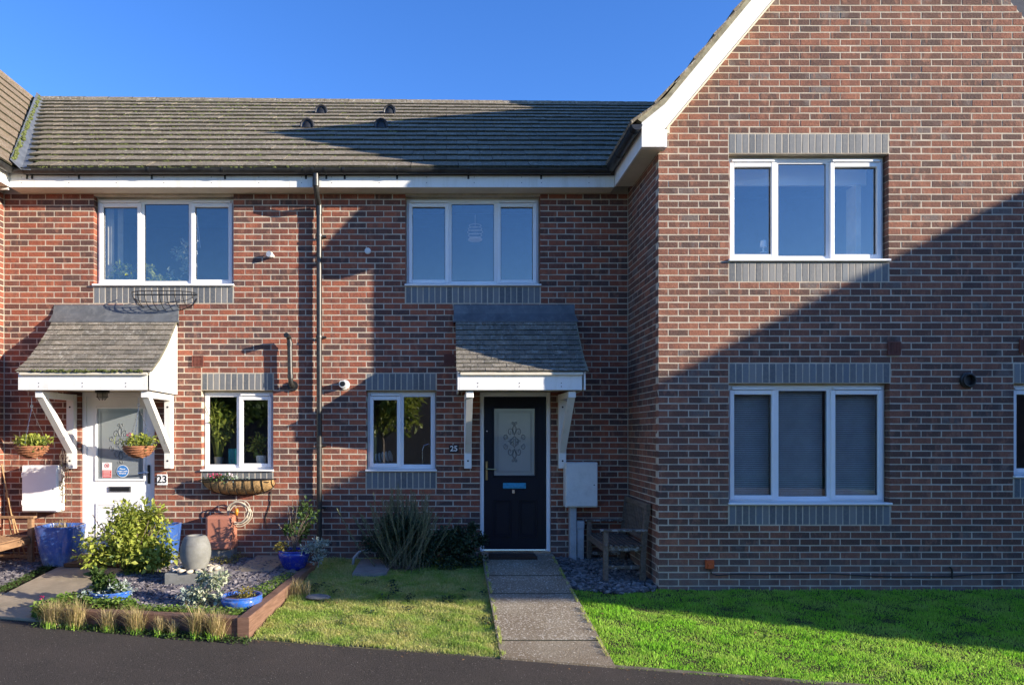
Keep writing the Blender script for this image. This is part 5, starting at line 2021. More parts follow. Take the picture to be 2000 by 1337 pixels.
# ------------------------------------------------------------------ benches
def bench_right():
    x0, x1, y0, y1 = 1.80, 2.32, 8.20, 9.22
    t = thing('garden_bench', 'old dark slatted wooden bench in the corner beside the gable return wall', 'bench', ((x0 + x1) / 2, (y0 + y1) / 2, .02))
    g = .0
    for y in (y0, y1 - .06):
        gz_ = G(y) - .02
        obj('leg', MB().box(x0, x0 + .055, y, y + .055, gz_, .60, .004), 'wood_old', t)
        m = MB().prism([(x1 - .10, gz_), (x1 - .04, gz_), (x1 - .03, .45), (x1 + .02, .92), (x1 - .03, .925), (x1 - .085, .45)], 'y', y, y + .055)
        fixn(obj('leg', m, 'wood_old', t))
        obj('armrest', MB().box(x0 - .03, x1 - .02, y - .01, y + .06, .60, .625, .005), 'wood_worn', t)
        obj('stretcher', MB().box(x0 + .056, x1 - .10, y + .012, y + .045, .17, .21, .003), 'wood_worn', t)
        obj('seat_rail', MB().box(x0 + .056, x1 - .09, y + .008, y + .048, .375, .425, .003), 'wood_worn', t)
    obj('front_rail', MB().box(x0 + .01, x0 + .04, y0 + .056, y1 - .061, .36, .42, .003), 'wood_old', t)
    for k in range(8):
        x = x0 + .005 + k * .058
        obj('seat_slat', MB().box(x, x + .040, y0 - .015, y1 + .01, .427, .447, .004), 'wood_old', t)
    def bx(z):
        return x1 - .085 + (z - .45) * .11
    for z, hh, mt in ((.50, .045, 'wood_old'), (.86, .06, 'wood_old')):
        m = MB().prism([(bx(z) + .01, z), (bx(z) + .04, z), (bx(z + hh) + .04, z + hh), (bx(z + hh) + .01, z + hh)], 'y', y0 + .056, y1 - .061)
        fixn(obj('back_rail', m, mt, t))
    k = 0
    y = y0 + .10
    while y < y1 - .12:
        m = MB().prism([(bx(.545) + .017, .546), (bx(.545) + .033, .546), (bx(.859) + .033, .859), (bx(.859) + .017, .859)], 'y', y, y + .038)
        fixn(obj('back_slat', m, 'wood_old', t))
        y += .072
bench_right()
def bench_left():
    x0, x1, y0, y1 = -5.70, -5.17, 7.75, 9.0
    t = thing('garden_bench', 'honey coloured wooden bench cut off by the left edge of the picture', 'bench', ((x0 + x1) / 2, (y0 + y1) / 2, .05))
    for y in (y0, y1 - .06):
        gz_ = G(y) - .02
        obj('leg', MB().box(x1 - .06, x1, y, y + .06, gz_, .66, .004), 'teak', t)
        obj('leg', MB().box(x0, x0 + .055, y, y + .055, gz_, .98, .004), 'teak', t)
        obj('armrest', MB().box(x0 + .056, x1 + .03, y - .01, y + .065, .661, .69, .006), 'teak', t)
        obj('stretcher', MB().box(x0 + .056, x1 - .061, y + .012, y + .045, .17, .21, .003), 'teak', t)
    obj('front_rail', MB().box(x1 - .045, x1 - .015, y0 + .061, y1 - .061, .35, .425, .003), 'teak', t)
    for k in range(7):
        x = x0 + .06 + k * .064
        obj('seat_slat', MB().box(x, x + .050, y0 - .0, y1 - .0, .427, .447, .004), 'teak', t)
    for z in (.52, .92):
        obj('back_rail', MB().box(x0 + .01, x0 + .04, y0 + .056, y1 - .061, z, z + .05, .003), 'teak', t)
    for k in range(9):
        y = y0 + .12 + k * .12
        obj('back_slat', MB().box(x0 + .018, x0 + .033, y, y + .04, .571, .919, .003), 'teak', t)
bench_left()
# canes
t = thing('garden_canes', 'bundle of thin canes leaning on the wall behind the left bench', 'canes', (-5.5, 9.1, .1))
for a, b in (((3, 905), (42, 1090)), ((10, 960), (55, 1092)), ((14, 985), (30, 1080))):
    m = MB().tube([(PX(b[0], 9.15), 9.12, PZ(b[1], 9.15)), (PX(a[0], 9.25), 9.25, PZ(a[1], 9.25))], .009, 6)
    obj('cane', m, 'bamboo', t)
rs = np.random.default_rng(8)
# dead climber by the white meter box
t = thing('climbing_plant', 'dry leafless climber hanging on the wall between white meter box and door', 'plant', (PX(125, 9.25), 9.2, .6))
m = MB()
for k in range(9):
    x = PX(125, 9.2) + rnd.uniform(-.07, .06)
    zt = PZ(rnd.uniform(870, 900), 9.2)
    pts = [(x, 9.2, zt)]
    for i in range(1, 7):
        pts.append((x + rnd.uniform(-.02, .02) + (.03 * (k % 3 - 1)) * i / 3, 9.18 + rnd.uniform(-.02, .04), zt - i * rnd.uniform(.09, .13)))
    m.tube(pts, .0028, 4)
obj('stems', m, 'wood_old', t, kind='stuff')
leaves('foliage', (PX(123, 9.2), 9.18, 1.05), (.09, .05, .3), 60, .03, 'lf_yellow', t, .1, 0, seed=71)

# ------------------------------------------------------------------ planting bed, sleepers
sl_t = thing('timber_edging', 'reddish brown timber sleepers framing the slate bed beside the lawn', 'sleepers', (-2.5, 6.6, -.1))
def beam(a, b, w_, z0a, z1a, z0b, z1b, jit=.004):
    a, b = Vector(a), Vector(b)
    d = (b - a)
    nrm = Vector((-d.y, d.x)).normalized() * w_
    n = 14
    m = MB()
    rings = []
    for i in range(n + 1):
        t_ = i / n
        c = a + d * t_
        zb, zt = z0a + (z0b - z0a) * t_, z1a + (z1b - z1a) * t_
        j = [rnd.uniform(-jit, jit) for _ in range(6)]
        ch = .008
        ring = [(c.x, c.y + j[0] * .5, zb), (c.x + j[1] * .5, c.y, zt - ch), (c.x + nrm.x * ch / w_, c.y + nrm.y * ch / w_, zt + j[2] * .5), (c.x + nrm.x * (1 - ch / w_), c.y + nrm.y * (1 - ch / w_), zt + j[3] * .5), (c.x + nrm.x, c.y + nrm.y, zt - ch), (c.x + nrm.x, c.y + nrm.y, zb)]
        rings.append(ring)
    vs = [v for r_ in rings for v in r_]
    fs = [(i * 6 + k, i * 6 + k + 1, (i + 1) * 6 + k + 1, (i + 1) * 6 + k) for i in range(n) for k in range(5)]
    fs += [tuple(range(5, -1, -1)), tuple(range(n * 6, n * 6 + 6))]
    m.add(vs, fs)
    return fixn(obj('sleeper', m, 'sleeper', sl_t))
beam((-3.83, 6.87), (-1.885, 6.475), .11, -.25, .045, -.25, .058)
beam((-1.78, 6.455), (-1.60, 8.95), .105, -.25, .066, -.25, .125)
def poly_pts(poly, n, rs):
    poly = np.array(poly)
    lo, hi = poly.min(0), poly.max(0)
    out = []
    tot = 0
    while tot < n:
        p = rs.uniform(lo, hi, (n * 2, 2))
        inside = np.zeros(len(p), bool)
        j = len(poly) - 1
        for i in range(len(poly)):
            xi, yi = poly[i]
            xj, yj = poly[j]
            c = ((yi > p[:, 1]) != (yj > p[:, 1])) & (p[:, 0] < (xj - xi) * (p[:, 1] - yi) / (yj - yi + 1e-12) + xi)
            inside ^= c
            j = i
        out.append(p[inside])
        tot += inside.sum()
    return np.vstack(out)[:n]
bed_poly = [(-3.80, 6.98), (-1.90, 6.59), (-1.72, 8.98), (-1.70, 9.28), (-3.88, 9.28), (-3.88, 7.2)]
mb = MB().add([(x, y, ZB(y)) for x, y in bed_poly], [tuple(range(6))])
bed = obj('bed_soil', mb, 'soil', kind='structure')
def shards(name, poly, n, mat, zf, size, seed, label=None, thick=.28, tilt=.5, rounded=False):
    rs = np.random.default_rng(seed)
    p = poly_pts(poly, n, rs)
    z = np.array([zf(y) for y in p[:, 1]]) + rs.uniform(.002, .018, n)
    m = rot_mats(n, tilt, rs)
    s = size * rs.uniform(.5, 1.5, n)
    S3 = np.zeros((n, 3, 3))
    S3[:, 0, 0] = s * rs.uniform(.8, 1.6, n)
    S3[:, 1, 1] = s * rs.uniform(.5, 1, n)
    S3[:, 2, 2] = s * thick
    if rounded:
        tv, tf = icoV * .5, icoF
    else:
        tv = BOXV.copy()
        tv[::2, :2] *= .8
        tf = BOXF
    return scatter(name, tv, tf, m @ S3, np.column_stack([p, z]), mat)
o = shards('slate_chips', [(-3.80, 7.05), (-1.92, 6.72), (-1.72, 9.0), (-2.6, 9.15), (-3.85, 9.2)], 9000, 'slate', ZB, .042, 21)
o['label'] = 'plum grey slate chips covering the raised bed'
o = shards('slate_chips', [(-5.7, 7.72), (-4.95, 7.72), (-4.95, 9.28), (-5.7, 9.28)], 2600, 'slate', lambda y: g_at(y, 0) + .0, .042, 22)
o['label'] = 'slate chips in front of the left bench'
o = shards('gravel', [(1.39, 7.95), (1.9, 7.78), (2.34, 7.9), (2.345, 9.29), (1.37, 9.29)], 2300, 'gravel', lambda y: g_at(y, 0) - .02, .052, 23, rounded=True, thick=.6)
o['label'] = 'grey gravel under the dark bench'

# urn water feature on its block with pebbles
ux, uy = -2.80, 8.0
tag(obj('stone_block', MB().box(-3.08, -2.56, 7.82, 8.26, ZB(8) - .02, ZB(8) + .135, .008), 'stone'), 'grey stone block carrying the ribbed urn', 'block')
zb_ = ZB(8) + .136
prof = [(.055, 0), (.085, .005), (.10, .02)]
for i in range(38):
    tt = i / 37
    r_ = .10 + .085 * math.sin(math.pi * min(1, tt * 1.12) ** .9) ** .8 if tt < .9 else .10 + .085 * math.sin(math.pi * min(1, .9 * 1.12) ** .9) ** .8
    z_ = .02 + tt * .35
    R_ = .098 + .068 * math.sin(math.pi * (.08 + .80 * tt))
    prof.append((R_ + (.0022 if i % 2 else -.0022) * (tt < .8), z_))
prof += [(.10, .385), (.085, .39), (.07, .382), (.065, .36)]
auto(tag(obj('stone_urn', MB().lathe(prof, (ux, uy, zb_), 36), 'stone'), 'ribbed grey stone urn standing on the block amid pebbles', 'urn'), 60)
k = 0
for a in np.linspace(0, 2 * math.pi, 15):
    for rr in (.19, .245):
        if rr > .2 and k % 2 == 0 and math.sin(a) > 0:
            k += 1
            continue
        k += 1
        px_, py_ = ux + rr * 1.0 * math.cos(a + rr), uy + rr * .78 * math.sin(a + rr)
        bm = bmesh.new()
        bmesh.ops.create_icosphere(bm, subdivisions=2, radius=1)
        sx_, sy_, sz_ = rnd.uniform(.028, .045), rnd.uniform(.022, .032), rnd.uniform(.018, .026)
        for v in bm.verts:
            v.co = Vector((v.co.x * sx_, v.co.y * sy_, v.co.z * sz_)) * (1 + .05 * math.sin(9 * v.co.x + k))
        bm.transform(Matrix.Translation((px_, py_, zb_ + sz_ * .9)) @ Matrix.Rotation(rnd.uniform(0, 3), 4, 'Z'))
        o = obj('pebble', MB().frombm(bm), 'pebble', smooth=True)
        tag(o, 'smooth cream pebble in the ring around the urn', 'pebble', 'pebbles around the urn')

# flat slabs
def flag(px0, px1, py0, py1, zf, mat, label, skew=.0):
    def Yof(py):
        Y = 8.5
        for _ in range(20):
            Y = 1400 * (CAMH - zf(Y) - .03) / (py - 845)
        return Y
    ya, yb = Yof(py1), Yof(py0)
    x0, x1 = PX(px0, ya), PX(px1, ya)
    m = MB()
    za, zb = zf(ya) + .03, zf(yb) + .03
    v = [(x0, ya, za), (x1, ya, za), (x1 + skew, yb, zb), (x0 + skew, yb, zb)]
    m.add(v + [(x, y, z - .05) for x, y, z in v], [(0, 1, 2, 3), (0, 4, 5, 1), (1, 5, 6, 2), (2, 6, 7, 3), (3, 7, 4, 0)])
    return tag(obj('paving_slab', m, mat), label, 'slab')
flag(458, 530, 1083, 1113, ZB, 'slab', 'cracked sandstone slab lying by the wall behind the slate bed', .05)
flag(688, 755, 1090, 1118, lambda y: g_at(y, 0), 'greyslab', 'grey concrete slab in the lawn beside the rosemary', .03)
m = MB()
bm = bmesh.new()
bmesh.ops.create_icosphere(bm, subdivisions=2, radius=1)
for v in bm.verts:
    v.co = Vector((v.co.x * .14 + .01 * math.sin(20 * v.co.y), v.co.y * .09, v.co.z * .03))
bm.transform(Matrix.Translation((PX(622, 7.6), 7.58, g_at(7.6, 0) + .012)))
tag(obj('flat_stone', MB().frombm(bm), 'greyslab'), 'dark flat stone in the grass beside the timber edging', 'stone')

# ------------------------------------------------------------------ pots
def square_pot(px, y, rt, rb, h, label, zg):
    cx = PX(px, y)
    t = thing('blue_planter', label, 'planter', (cx, y, zg), 'tall blue glazed planters by the white door')
    prof = [(rb * .95, 0), (rb, .01)] + [(rb + (rt - rb) * (u ** .75), .01 + u * (h - .01)) for u in np.linspace(.1, 1, 8)] + [(rt * .9, h), (rt * .86, h - .05)]
    o = obj('pot', MB().lathe(prof, (cx, y, zg), 40, sq=5), 'blue_pot', t)
    auto(o, 50)
    obj('soil', MB().cyl((cx, y, zg + h - .07), (0, 0, 1), rt * .86, .02, 20), 'soil', t)
    return t, cx
t, cx = square_pot(119, 8.93, .245, .165, .49, 'tall blue glazed planter left of the white door with dry tuft', G(8.93) + .0)
rs = np.random.default_rng(77)
P = np.stack([cx + rs.normal(0, .05, 150), 8.93 + rs.normal(0, .05, 150), np.full(150, .52)], 1)
blades('foliage', P, rs.uniform(.05, .14, 150), .006, 'lf_straw', t, .8, 78)
t, cx = square_pot(320, 8.95, .185, .13, .50, 'tall blue glazed planter right of the white door behind the lime bush', G(8.95) + .0)
leaves('foliage', (cx - .05, 8.95, .63), (.15, .12, .06), 130, .035, 'lf_green', t, .2, 0, seed=79)

def round_pot(cx, cy, zg, r, h, mat, label, nm='blue_pot', cat='pot', sq=0):
    t = thing(nm, label, cat, (cx, cy, zg))
    prof = [(r * .55, 0), (r * .62, .01)] + [(r * (.62 + .38 * math.sin(u * 1.75)), .01 + u * (h - .02)) for u in np.linspace(.1, .86, 8)] + [(r * .93, h - .02), (r * 1.0, h - .012), (r * .99, h), (r * .88, h), (r * .84, h - .05)]
    auto(obj('pot', MB().lathe(prof, (cx, cy, zg), 36), mat, t), 60)
    obj('soil', MB().cyl((cx, cy, zg + h - .05), (0, 0, 1), r * .85, .02, 20), 'soil', t)
    return t
t = round_pot(-1.83, 8.62, ZB(8.6), .195, .24, 'cobalt', 'round cobalt blue pot by the wall holding a tall sprig and silver foliage')
z_ = ZB(8.6) + .24
m = MB()
for k in range(14):
    x1, h_ = rnd.uniform(-.22, .16), rnd.uniform(.25, .62)
    m.tube([(-1.83, 8.62, z_ - .06), (-1.83 + x1 * .4, 8.62, z_ + h_ * .5), (-1.80 + x1, 8.62 + rnd.uniform(-.1, .1), z_ + h_)], .004, 4)
obj('stems', m, 'wood_old', t)
leaves('foliage', (-1.80, 8.64, z_ + .24), (.24, .17, .32), 600, .04, 'lf_green', t, .1, 9, seed=81)
leaves('foliage', (-1.72, 8.64, z_ + .50), (.07, .06, .14), 80, .035, 'lf_green', t, .1, 0, seed=82)
leaves('foliage', (-1.55, 8.52, z_ + .02), (.22, .18, .17), 900, .026, 'lf_silver', t, .2, 10, seed=83)
leaves('foliage', (-1.98, 8.58, z_ + .03), (.09, .08, .06), 130, .035, 'lf_yellow', t, .2, 0, seed=84)

cx = PX(211, 7.15)
t = round_pot(cx, 7.22, ZB(7.2) - .03, .2, .15, 'bowl', 'low blue bowl near the front path with a leafy green plant')
leaves('foliage', (cx - .02, 7.25, ZB(7.2) + .21), (.19, .15, .17), 560, .055, 'lf_green', t, .15, 8, seed=85)
leaves('foliage', (cx + .12, 7.2, ZB(7.2) + .13), (.14, .12, .08), 260, .03, 'lf_silver', t, .15, 0, seed=86)
cx = PX(468, 6.95)
t = round_pot(cx, 7.02, ZB(7) - .06, .2, .19, 'bowl', 'bright blue bowl tilted at the front of the bed beside the variegated shrub')
leaves('foliage', (cx + .02, 7.05, ZB(7) + .14), (.12, .10, .05), 260, .022, 'lf_yellow', t, .15, 0, seed=87)
cx = PX(398, 7.0)
t = thing('variegated_shrub', 'small cream and green variegated shrub spilling over the front of slate bed', 'shrub', (cx, 7.05, ZB(7)))
leaves('foliage', (cx + .03, 7.08, ZB(7) + .15), (.24, .2, .21), 900, .042, 'lf_vari', t, .2, 11, seed=88)
leaves('foliage', (cx - .17, 7.05, ZB(7) + .07), (.17, .15, .12), 480, .035, 'lf_silver', t, .2, 7, seed=89)

# lime bush in front of the white door
t = thing('lime_bush', 'bushy shrub with lime green leaves in front of the white door', 'shrub', (-3.72, 8.4, ZB(8.4)))
leaves('foliage', (-3.74, 8.42, .42), (.56, .40, .42), 4600, .056, 'lf_lime', t, .25, 30, seed=90, zmin=.06)
leaves('foliage', (-3.62, 8.42, .52), (.42, .30, .36), 1000, .055, 'lf_lime', t, .25, 12, seed=91)
leaves('foliage', (-3.74, 8.42, .35), (.36, .26, .28), 600, .05, 'lf_green', t, .2, 12, seed=92)
m = MB()
for k in range(26):
    a, ti, h_ = rnd.uniform(0, 6.28), rnd.uniform(.1, .42), rnd.uniform(.4, .78)
    m.tube([(-3.72, 8.42, .02), (-3.72 + ti * .5 * math.cos(a), 8.42 + ti * .4 * math.sin(a), h_ * .5), (-3.72 + ti * math.cos(a), 8.42 + ti * .8 * math.sin(a), h_)], .005, 4)
obj('stems', m, 'wood_old', t, kind='stuff')

# rosemary: upright plumes of needles
t = thing('rosemary_bush', 'tall wispy rosemary bush with upright stems under the dark kitchen window', 'shrub', (-.5, 8.75, .08))
NEV = np.array([(0, -.11, 0), (1, 0, .1), (0, .11, 0)])
NEF = np.array([(0, 1, 2)])
mats_, pos_ = [], []
st = MB()
for k in range(300):
    bx_, by_ = -.52 + rnd.gauss(0, .12), 8.78 + rnd.gauss(0, .09)
    a = rnd.uniform(0, 6.28)
    sp = min(.40, abs(rnd.gauss(0, .24)))
    h_ = rnd.uniform(.55, 1.04) * (1 - .35 * min(1, sp / .5))
    ex, ey = bx_ + sp * math.cos(a) * 1.25, by_ + sp * .55 * math.sin(a)
    P0, P1, P2 = Vector((bx_, by_, .08)), Vector((bx_ + (ex - bx_) * .58, by_ + (ey - by_) * .58, .08 + h_ * .5)), Vector((ex, ey, .08 + h_))
    P2.y = min(P2.y, 9.24)
    P1.y = min(P1.y, 9.22)
    st.tube([P0, P1, P2], [.0035, .0025, .0015], 4)
    for i in range(130):
        u = .06 + .94 * i / 130
        p = P0.lerp(P1, u * 2) if u < .5 else P1.lerp(P2, u * 2 - 1)
        d = Vector((math.cos(i * 2.4), math.sin(i * 2.4), 1.1 + rnd.uniform(-.3, .5))).normalized()
        x = np.array(d)
        y = np.array(d.orthogonal().normalized())
        z = np.cross(x, y)
        L = .028 * rnd.uniform(.6, 1.2)
        mats_.append(np.stack([x, y, z], 1) * L)
        pos_.append(tuple(p))
scatter('foliage', NEV, NEF, mats_, pos_, 'lf_rosemary', t)
obj('stems', st, 'wood_old', t, kind='stuff')
leaves('foliage', (-.48, 8.85, .42), (.52, .26, .42), 11000, .030, 'lf_dark', t, .1, 34, seed=97, zmin=.06)
# dark low shrub
t = thing('dark_shrub', 'low dark green shrub between the rosemary and the navy door', 'shrub', (.03, 8.85, .08))
leaves('foliage', (.00, 8.82, .28), (.50, .30, .30), 5200, .034, 'lf_dark', t, .2, 34, seed=95, zmin=.06)
leaves('foliage', (.26, 8.86, .42), (.25, .18, .24), 1500, .032, 'lf_dark', t, .2, 10, seed=96)
# grey hose end by the rosemary
m = MB().tube([(PX(688, 8.9), 8.95, .08), (PX(690, 8.9), 8.97, .17), (PX(700, 8.9), 9.0, .235), (PX(714, 8.9), 9.05, .25), (PX(725, 8.9), 9.1, .24)], .018, 8)
tag(obj('bent_pipe', m, 'greypipe', smooth=True), 'short grey pipe bending out of the grass left of rosemary', 'pipe')

# groundcover and tufts
rs = np.random.default_rng(31)
def cover(name, poly, n, h, size, mat, label, zf, seed):
    rs = np.random.default_rng(seed)
    p = poly_pts(poly, n, rs)
    z = np.array([zf(y) for y in p[:, 1]]) + rs.uniform(0, h, n)
    m = rot_mats(n, .9, rs) * (size * rs.uniform(.5, 1.3, n))[:, None, None]
    o = scatter(name, LEAFV, LEAFF, m, np.column_stack([p, z]), mat)
    o['label'] = label
    return o
cover('ground_cover', [(-3.86, 6.96), (-3.0, 6.80), (-3.0, 6.98), (-3.8, 7.22)], 1900, .09, .05, 'clover', 'bright green creeping leaves at the left front of bed', lambda y: ZB(y) + .01, 32)
cover('ground_cover', [(-3.0, 6.79), (-1.92, 6.6), (-1.92, 6.78), (-3.0, 6.93)], 2200, .06, .032, 'clover', 'low green leaves along the front sleeper', lambda y: ZB(y) + .01, 33)
cover('ground_cover', [(-1.95, 6.6), (-1.9, 6.6), (-1.74, 8.3), (-1.86, 8.3), (-2.2, 6.9)], 2300, .05, .026, 'clover', 'low green leaves along the side sleeper', lambda y: ZB(y) + .01, 34)
cover('ground_cover', [(-4.02, 6.93), (-3.86, 6.88), (-3.84, 7.05), (-3.95, 7.1)], 380, .13, .05, 'clover', 'creeping leaves spilling over the sleeper end', lambda y: g_at(y, 0) + .01, 35)
cover('ground_cover', [(-3.6, 8.95), (-2.6, 8.75), (-2.55, 9.25), (-3.6, 9.25)], 900, .08, .03, 'lf_yellow', 'yellow green weeds along the foot of wall', lambda y: ZB(y), 36)
cover('ground_cover', [(-4.95, 7.7), (-4.78, 7.7), (-4.78, 9.1), (-4.95, 9.1)], 1100, .03, .025, 'lf_green', 'mossy green strip beside the left path', lambda y: g_at(y, 0) + .005, 37)
cover('leafy_clump', [(-3.62, 7.02), (-3.25, 6.98), (-3.3, 7.28), (-3.65, 7.25)], 420, .13, .035, 'lf_silver', 'silvery lavender like clump behind the front sleeper', ZB, 38)
leaves('flower', (PX(78, 6.95), 6.98, .13), (.015, .015, .012), 18, .018, 'redflower', None, .3, seed=99)
bpy.data.objects['flower.004' if 'flower.004' in bpy.data.objects else 'flower']['label'] = 'single magenta flower'
# dry tufts in front of the sleeper
tufts = [(104, 55, .22, 'first dry grass tuft from the left in front of the sleeper'), (147, 42, .24, 'second dry grass tuft from the left in front of the sleeper'), (212, 32, .20, 'third dry grass tuft from the left in front of the sleeper'),
         (265, 40, .22, 'dry grass tuft fourth from the left in front of the sleeper'), (312, 24, .15, 'short dry tuft near the middle of front sleeper'), (338, 16, .13, 'smallest dry tuft in front of the sleeper'),
         (385, 30, .25, 'tall dry tuft left of the sleeper corner'), (422, 40, .24, 'rightmost dry tuft in front of the sleeper corner')]
for i, (px, wpx, h_, lab) in enumerate(tufts):
    X = PX(px, 6.6)
    Yt = 6.85 - (X + 3.83) * .2 - .06
    X = PX(px, Yt)
    t = thing('grass_tuft', lab, 'grass tuft', (X, Yt, g_at(Yt, 0)), 'dry grass tufts before the sleeper')
    rs = np.random.default_rng(200 + i)
    n = int(wpx * rs.uniform(7, 11))
    P = np.stack([X + rs.normal(0, wpx / 6.5 / 212, n), Yt + rs.normal(0, .015, n), np.full(n, g_at(Yt, 0) - .01)], 1)
    blades('foliage', P, h_ * rs.uniform(.35, 1.25, n), .005, 'lf_straw', t, 1.0, 300 + i)
    P = np.stack([X + rs.normal(0, wpx / 5 / 212, n // 3), Yt + rs.normal(0, .03, n // 3), np.full(n // 3, g_at(Yt, 0) - .01)], 1)
    blades('foliage', P, .07 * rs.uniform(.5, 1.2, n // 3), .006, 'grass_right', t, .9, 400 + i)
t = thing('grass_tuft', 'dry grass tuft on the lawn side of the timber edging', 'grass tuft', (-1.6, 7.75, g_at(7.75, 0)), 'dry grass tufts before the sleeper')
rs = np.random.default_rng(222)
P = np.stack([-1.58 + rs.normal(0, .05, 300), 7.75 + rs.normal(0, .07, 300), np.full(300, g_at(7.75, 0))], 1)
blades('foliage', P, .15 * rs.uniform(.4, 1.2, 300), .0045, 'lf_straw', t, .9, 500)
# weeds at road edge by the sleeper
p = poly_pts([(-3.9, 6.72), (-1.75, 6.30), (-1.75, 6.44), (-3.9, 6.86)], 1500, np.random.default_rng(39))
o = scatter('edge_weeds', LEAFV, LEAFF, rot_mats(1500, 1.1) * (.028 * nr.uniform(.5, 1.3, 1500))[:, None, None], np.column_stack([p, [g_at(y, 0) + rnd.uniform(-.02, .03) for y in p[:, 1]]]), 'lf_green')
o['label'] = 'small weeds and dead leaves along the foot of sleeper'

# doormats
m = MB().box(PX(955, 9.1), PX(1047, 9.1), 8.98, 9.22, pz25(9.0) - .01, pz25(9.2) + .018, .006)
tag(obj('doormat', m, 'coir_dark'), 'dark brown doormat before the navy door', 'doormat')
m = MB().box(-4.66, -3.98, 8.72, 9.16, g_at(8.8, 0) + .012, g_at(9.15, 0) + .03, .006)
tag(obj('doormat', m, 'coir_mat'), 'wide rust brown doormat before the white door', 'doormat')
m = MB().tube([(PX(262, 5.9), 5.86, -.17), (PX(266, 5.9), 5.88, -.155), (PX(272, 5.9), 5.93, -.15)], .006, 5)
tag(obj('twig', m, 'sleeper'), 'tiny pinkish twig lying on the asphalt', 'twig')

# ------------------------------------------------------------------ lawns
def lawn(name, poly, n, mat, turf, h, seed, label):
    xo = 2 if poly[0][0] > 1 else 0
    m = MB().add([(x, y, float(Gn(np.array(y), np.array(xo))) - .018) for x, y in poly], [tuple(range(len(poly)))])
    sh = obj(name + '_base', m, turf, kind='structure')
    rs = np.random.default_rng(seed)
    p = poly_pts(poly, n, rs)
    z = Gn(p[:, 1], p[:, 0] * 0 + xo) - .015 + .008 * np.sin(p[:, 0] * 7) * np.cos(p[:, 1] * 9)
    # tussocks: taller where a coarse wave is high
    k = .75 + .35 * np.sin(p[:, 0] * 11 + 2 * np.sin(p[:, 1] * 7)) * np.cos(p[:, 1] * 13 + p[:, 0] * 3)
    hh = h * k * rs.uniform(.5, 1.3, n)
    o = blades(name, np.column_stack([p, z]), hh, .0055, mat, None, 1.1, seed)
    o['label'] = label
    return o
lawn('lawn', [(-1.76, roadedge(-1.76) - .01), (.475, roadedge(.47) + .0), (.465, 9.25), (-1.58, 9.25), (-1.66, 7.8)], 105000, 'grass_left', 'turf_left', .034, 51, 'yellowish patchy lawn left of the concrete path')
lawn('lawn', [(1.355, roadedge(1.36) - .01), (8.6, roadedge(8.6) - .01), (8.6, 7.965), (2.40, 7.96), (1.9, 7.92), (1.37, 8.15)], 190000, 'grass_right', 'turf_right', .030, 52, 'fresh green lawn below the gable wall')
# broad-leaved weeds in the left lawn
rs = np.random.default_rng(53)
ctr = poly_pts([(-1.6, 6.7), (.4, 6.25), (.4, 8.2), (-1.5, 8.2)], 26, rs)
P = np.repeat(ctr, 22, 0) + rs.normal(0, .03, (26 * 22, 2))
o = scatter('lawn_weeds', LEAFV, LEAFF, rot_mats(len(P), .8, rs) * (.035 * rs.uniform(.5, 1.2, len(P)))[:, None, None], np.column_stack([P, Gn(P[:, 1], P[:, 0]) + rs.uniform(.0, .025, len(P))]), 'lf_dark')
o['label'] = 'broad leaved weeds dotted in the yellowish lawn'
ctr = poly_pts([(1.6, 5.9), (6, 5.1), (6, 7.5), (1.6, 7.5)], 30, rs)
P = np.repeat(ctr, 16, 0) + rs.normal(0, .03, (30 * 16, 2))
o = scatter('lawn_weeds', LEAFV, LEAFF, rot_mats(len(P), .8, rs) * (.03 * rs.uniform(.5, 1.2, len(P)))[:, None, None], np.column_stack([P, Gn(P[:, 1], P[:, 0]) + rs.uniform(.0, .02, len(P))]), 'lf_green')
o['label'] = 'daisy leaves dotted in the green lawn'

# ------------------------------------------------------------------ surroundings that shade or reflect
# house at the right of the close: verge at X=13.6 sloping down to eaves at Y=2.6
def plain_house(x0, x1, y0, y1, ze, zr, label, mat='brick', axis='x', front_in=.25):
    t = thing('neighbouring_house', label, 'house', ((x0 + x1) / 2, (y0 + y1) / 2, -.4))
    m = MB()
    if axis == 'x':      # ridge along x
        ym = (y0 + y1) / 2
        fo = front_in
        m.prism([(y0 + fo, -.4), (y1 - .25, -.4), (y1 - .25, ze), (ym, zr - .15), (y0 + fo, ze + (zr - ze) * (fo - .1) / (ym - y0) - .1)], 'x', x0 + .15, x1 - .15)
        fixn(obj('wall', m, mat, t))
        m = MB()
        m.prism([(y0, ze - .02), (ym, zr), (y1, ze - .02), (y1, ze + .08), (ym, zr + .12), (y0, ze + .08)], 'x', x0, x1)
        fixn(obj('roof', m, 'tile', t))
    else:
        xm = (x0 + x1) / 2
        m.prism([(x0 + .25, -.4), (x1 - .25, -.4), (x1 - .25, ze), (xm, zr - .15), (x0 + .25, ze)], 'y', y0 + .15, y1 - .15)
        fixn(obj('wall', m, mat, t))
        m = MB()
        m.prism([(x0, ze - .02), (xm, zr), (x1, ze - .02), (x1, ze + .08), (xm, zr + .12), (x0, ze + .08)], 'y', y0, y1)
        fixn(obj('roof', m, 'tile', t))
    return t
plain_house(15.05, 25, .89, 9.89, 4.85, 7.375, 'brick house standing forward at the right of the close, outside the picture', front_in=1.15)
hh = plain_house(-3.5, 4.5, -26, -18, 4.2, 7.4, 'peach gabled house across the road reflected in the kitchen window', 'cream_wall', 'y')
plain_house(-22, -6, -27, -19, 4.0, 6.5, 'low brick house across the road to the left')
plain_house(6.5, 44, -27, -19, 5.0, 7.6, 'brick house across the road to the right')
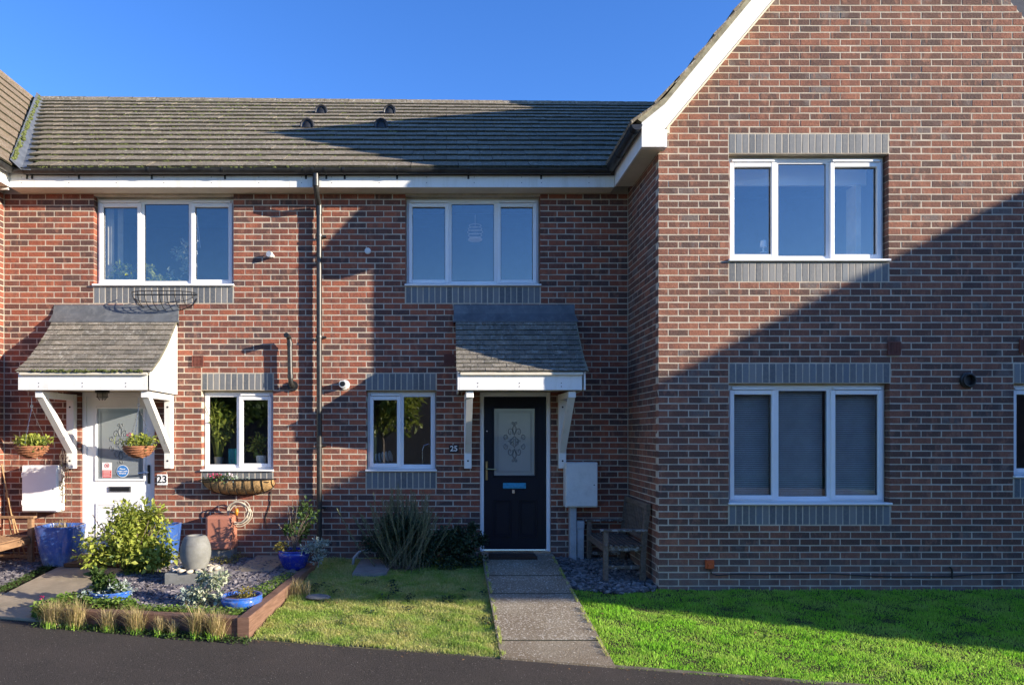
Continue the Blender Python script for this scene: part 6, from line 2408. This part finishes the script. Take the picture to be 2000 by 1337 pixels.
def tree(x, y, h, r, label, seed, mat='lf_lime'):
    t = thing('tree', label, 'tree', (x, y, -.4))
    m = MB().tube([(x, y, -.4), (x + .1, y, h * .3), (x - .1, y + .1, h * .6), (x, y, h * .85)], [.22, .17, .1, .03], 8)
    for k in range(7):
        a = k * .9
        m.tube([(x, y, h * (.3 + .05 * k)), (x + r * .7 * math.cos(a), y + r * .7 * math.sin(a), h * (.5 + .06 * k))], [.07, .02], 6)
    obj('trunk', m, 'wood_old', t)
    leaves('crown', (x, y, h * .66), (r, r, h * .34), 6000, .22, mat, t, .3, 40, seed=seed)
tree(-2.6, -8.5, 4.6, 1.7, 'leafy tree across the road reflected in the ground floor windows', 101)
tree(-9.5, -13, 5.5, 2.2, 'green tree across the road to the far left', 102, 'lf_green')

rs = np.random.default_rng(61)
P = np.vstack([poly_pts([(-1.7, 6.4), (.45, 6.05), (.45, 8.9), (-1.5, 8.9)], 60, rs), poly_pts([(1.4, 5.9), (7, 4.9), (7, 7.9), (1.5, 7.9)], 90, rs)])
o = scatter('fallen_leaves', LEAFV, LEAFF, rot_mats(len(P), .5, rs) * (.030 * rs.uniform(.5, 1.2, len(P)))[:, None, None], np.column_stack([P, Gn(P[:, 1], P[:, 0]) + .018]), 'dead_leaf')
o['label'] = 'small brown fallen leaves scattered on the lawns'
xs = rs.uniform(-5, 6, 160)
P = np.column_stack([xs, np.array([roadedge(x) for x in xs]) - np.abs(rs.normal(0, .10, 160)) - .01])
o = scatter('leaf_litter', LEAFV, LEAFF, rot_mats(len(P), .4, rs) * (.024 * rs.uniform(.4, 1.2, len(P)))[:, None, None], np.column_stack([P, [-.15 + (roadedge(x) - 6) * .083 - .014 for x in xs]]), 'dead_leaf')
o['label'] = 'leaf litter and grit along the edge of the road'

rs = np.random.default_rng(71)
n = 1500
side = rs.integers(0, 2, n)
yy = rs.uniform(6.0, 9.1, n)
xx = np.where(side == 0, .47 + np.abs(rs.normal(0, .012, n)), 1.36 - np.abs(rs.normal(0, .010, n)))
clump = (np.sin(yy * 9 + side * 2) + np.sin(yy * 23)) > -.2
P = np.column_stack([xx, yy, .165 + (yy - 9.2) * .0984 + .001])[clump]
o = blades('path_edge_grass', P, .030, .006, 'grass_left', None, 1.4, 72)
o['label'] = 'grass creeping over both sides of the concrete path'
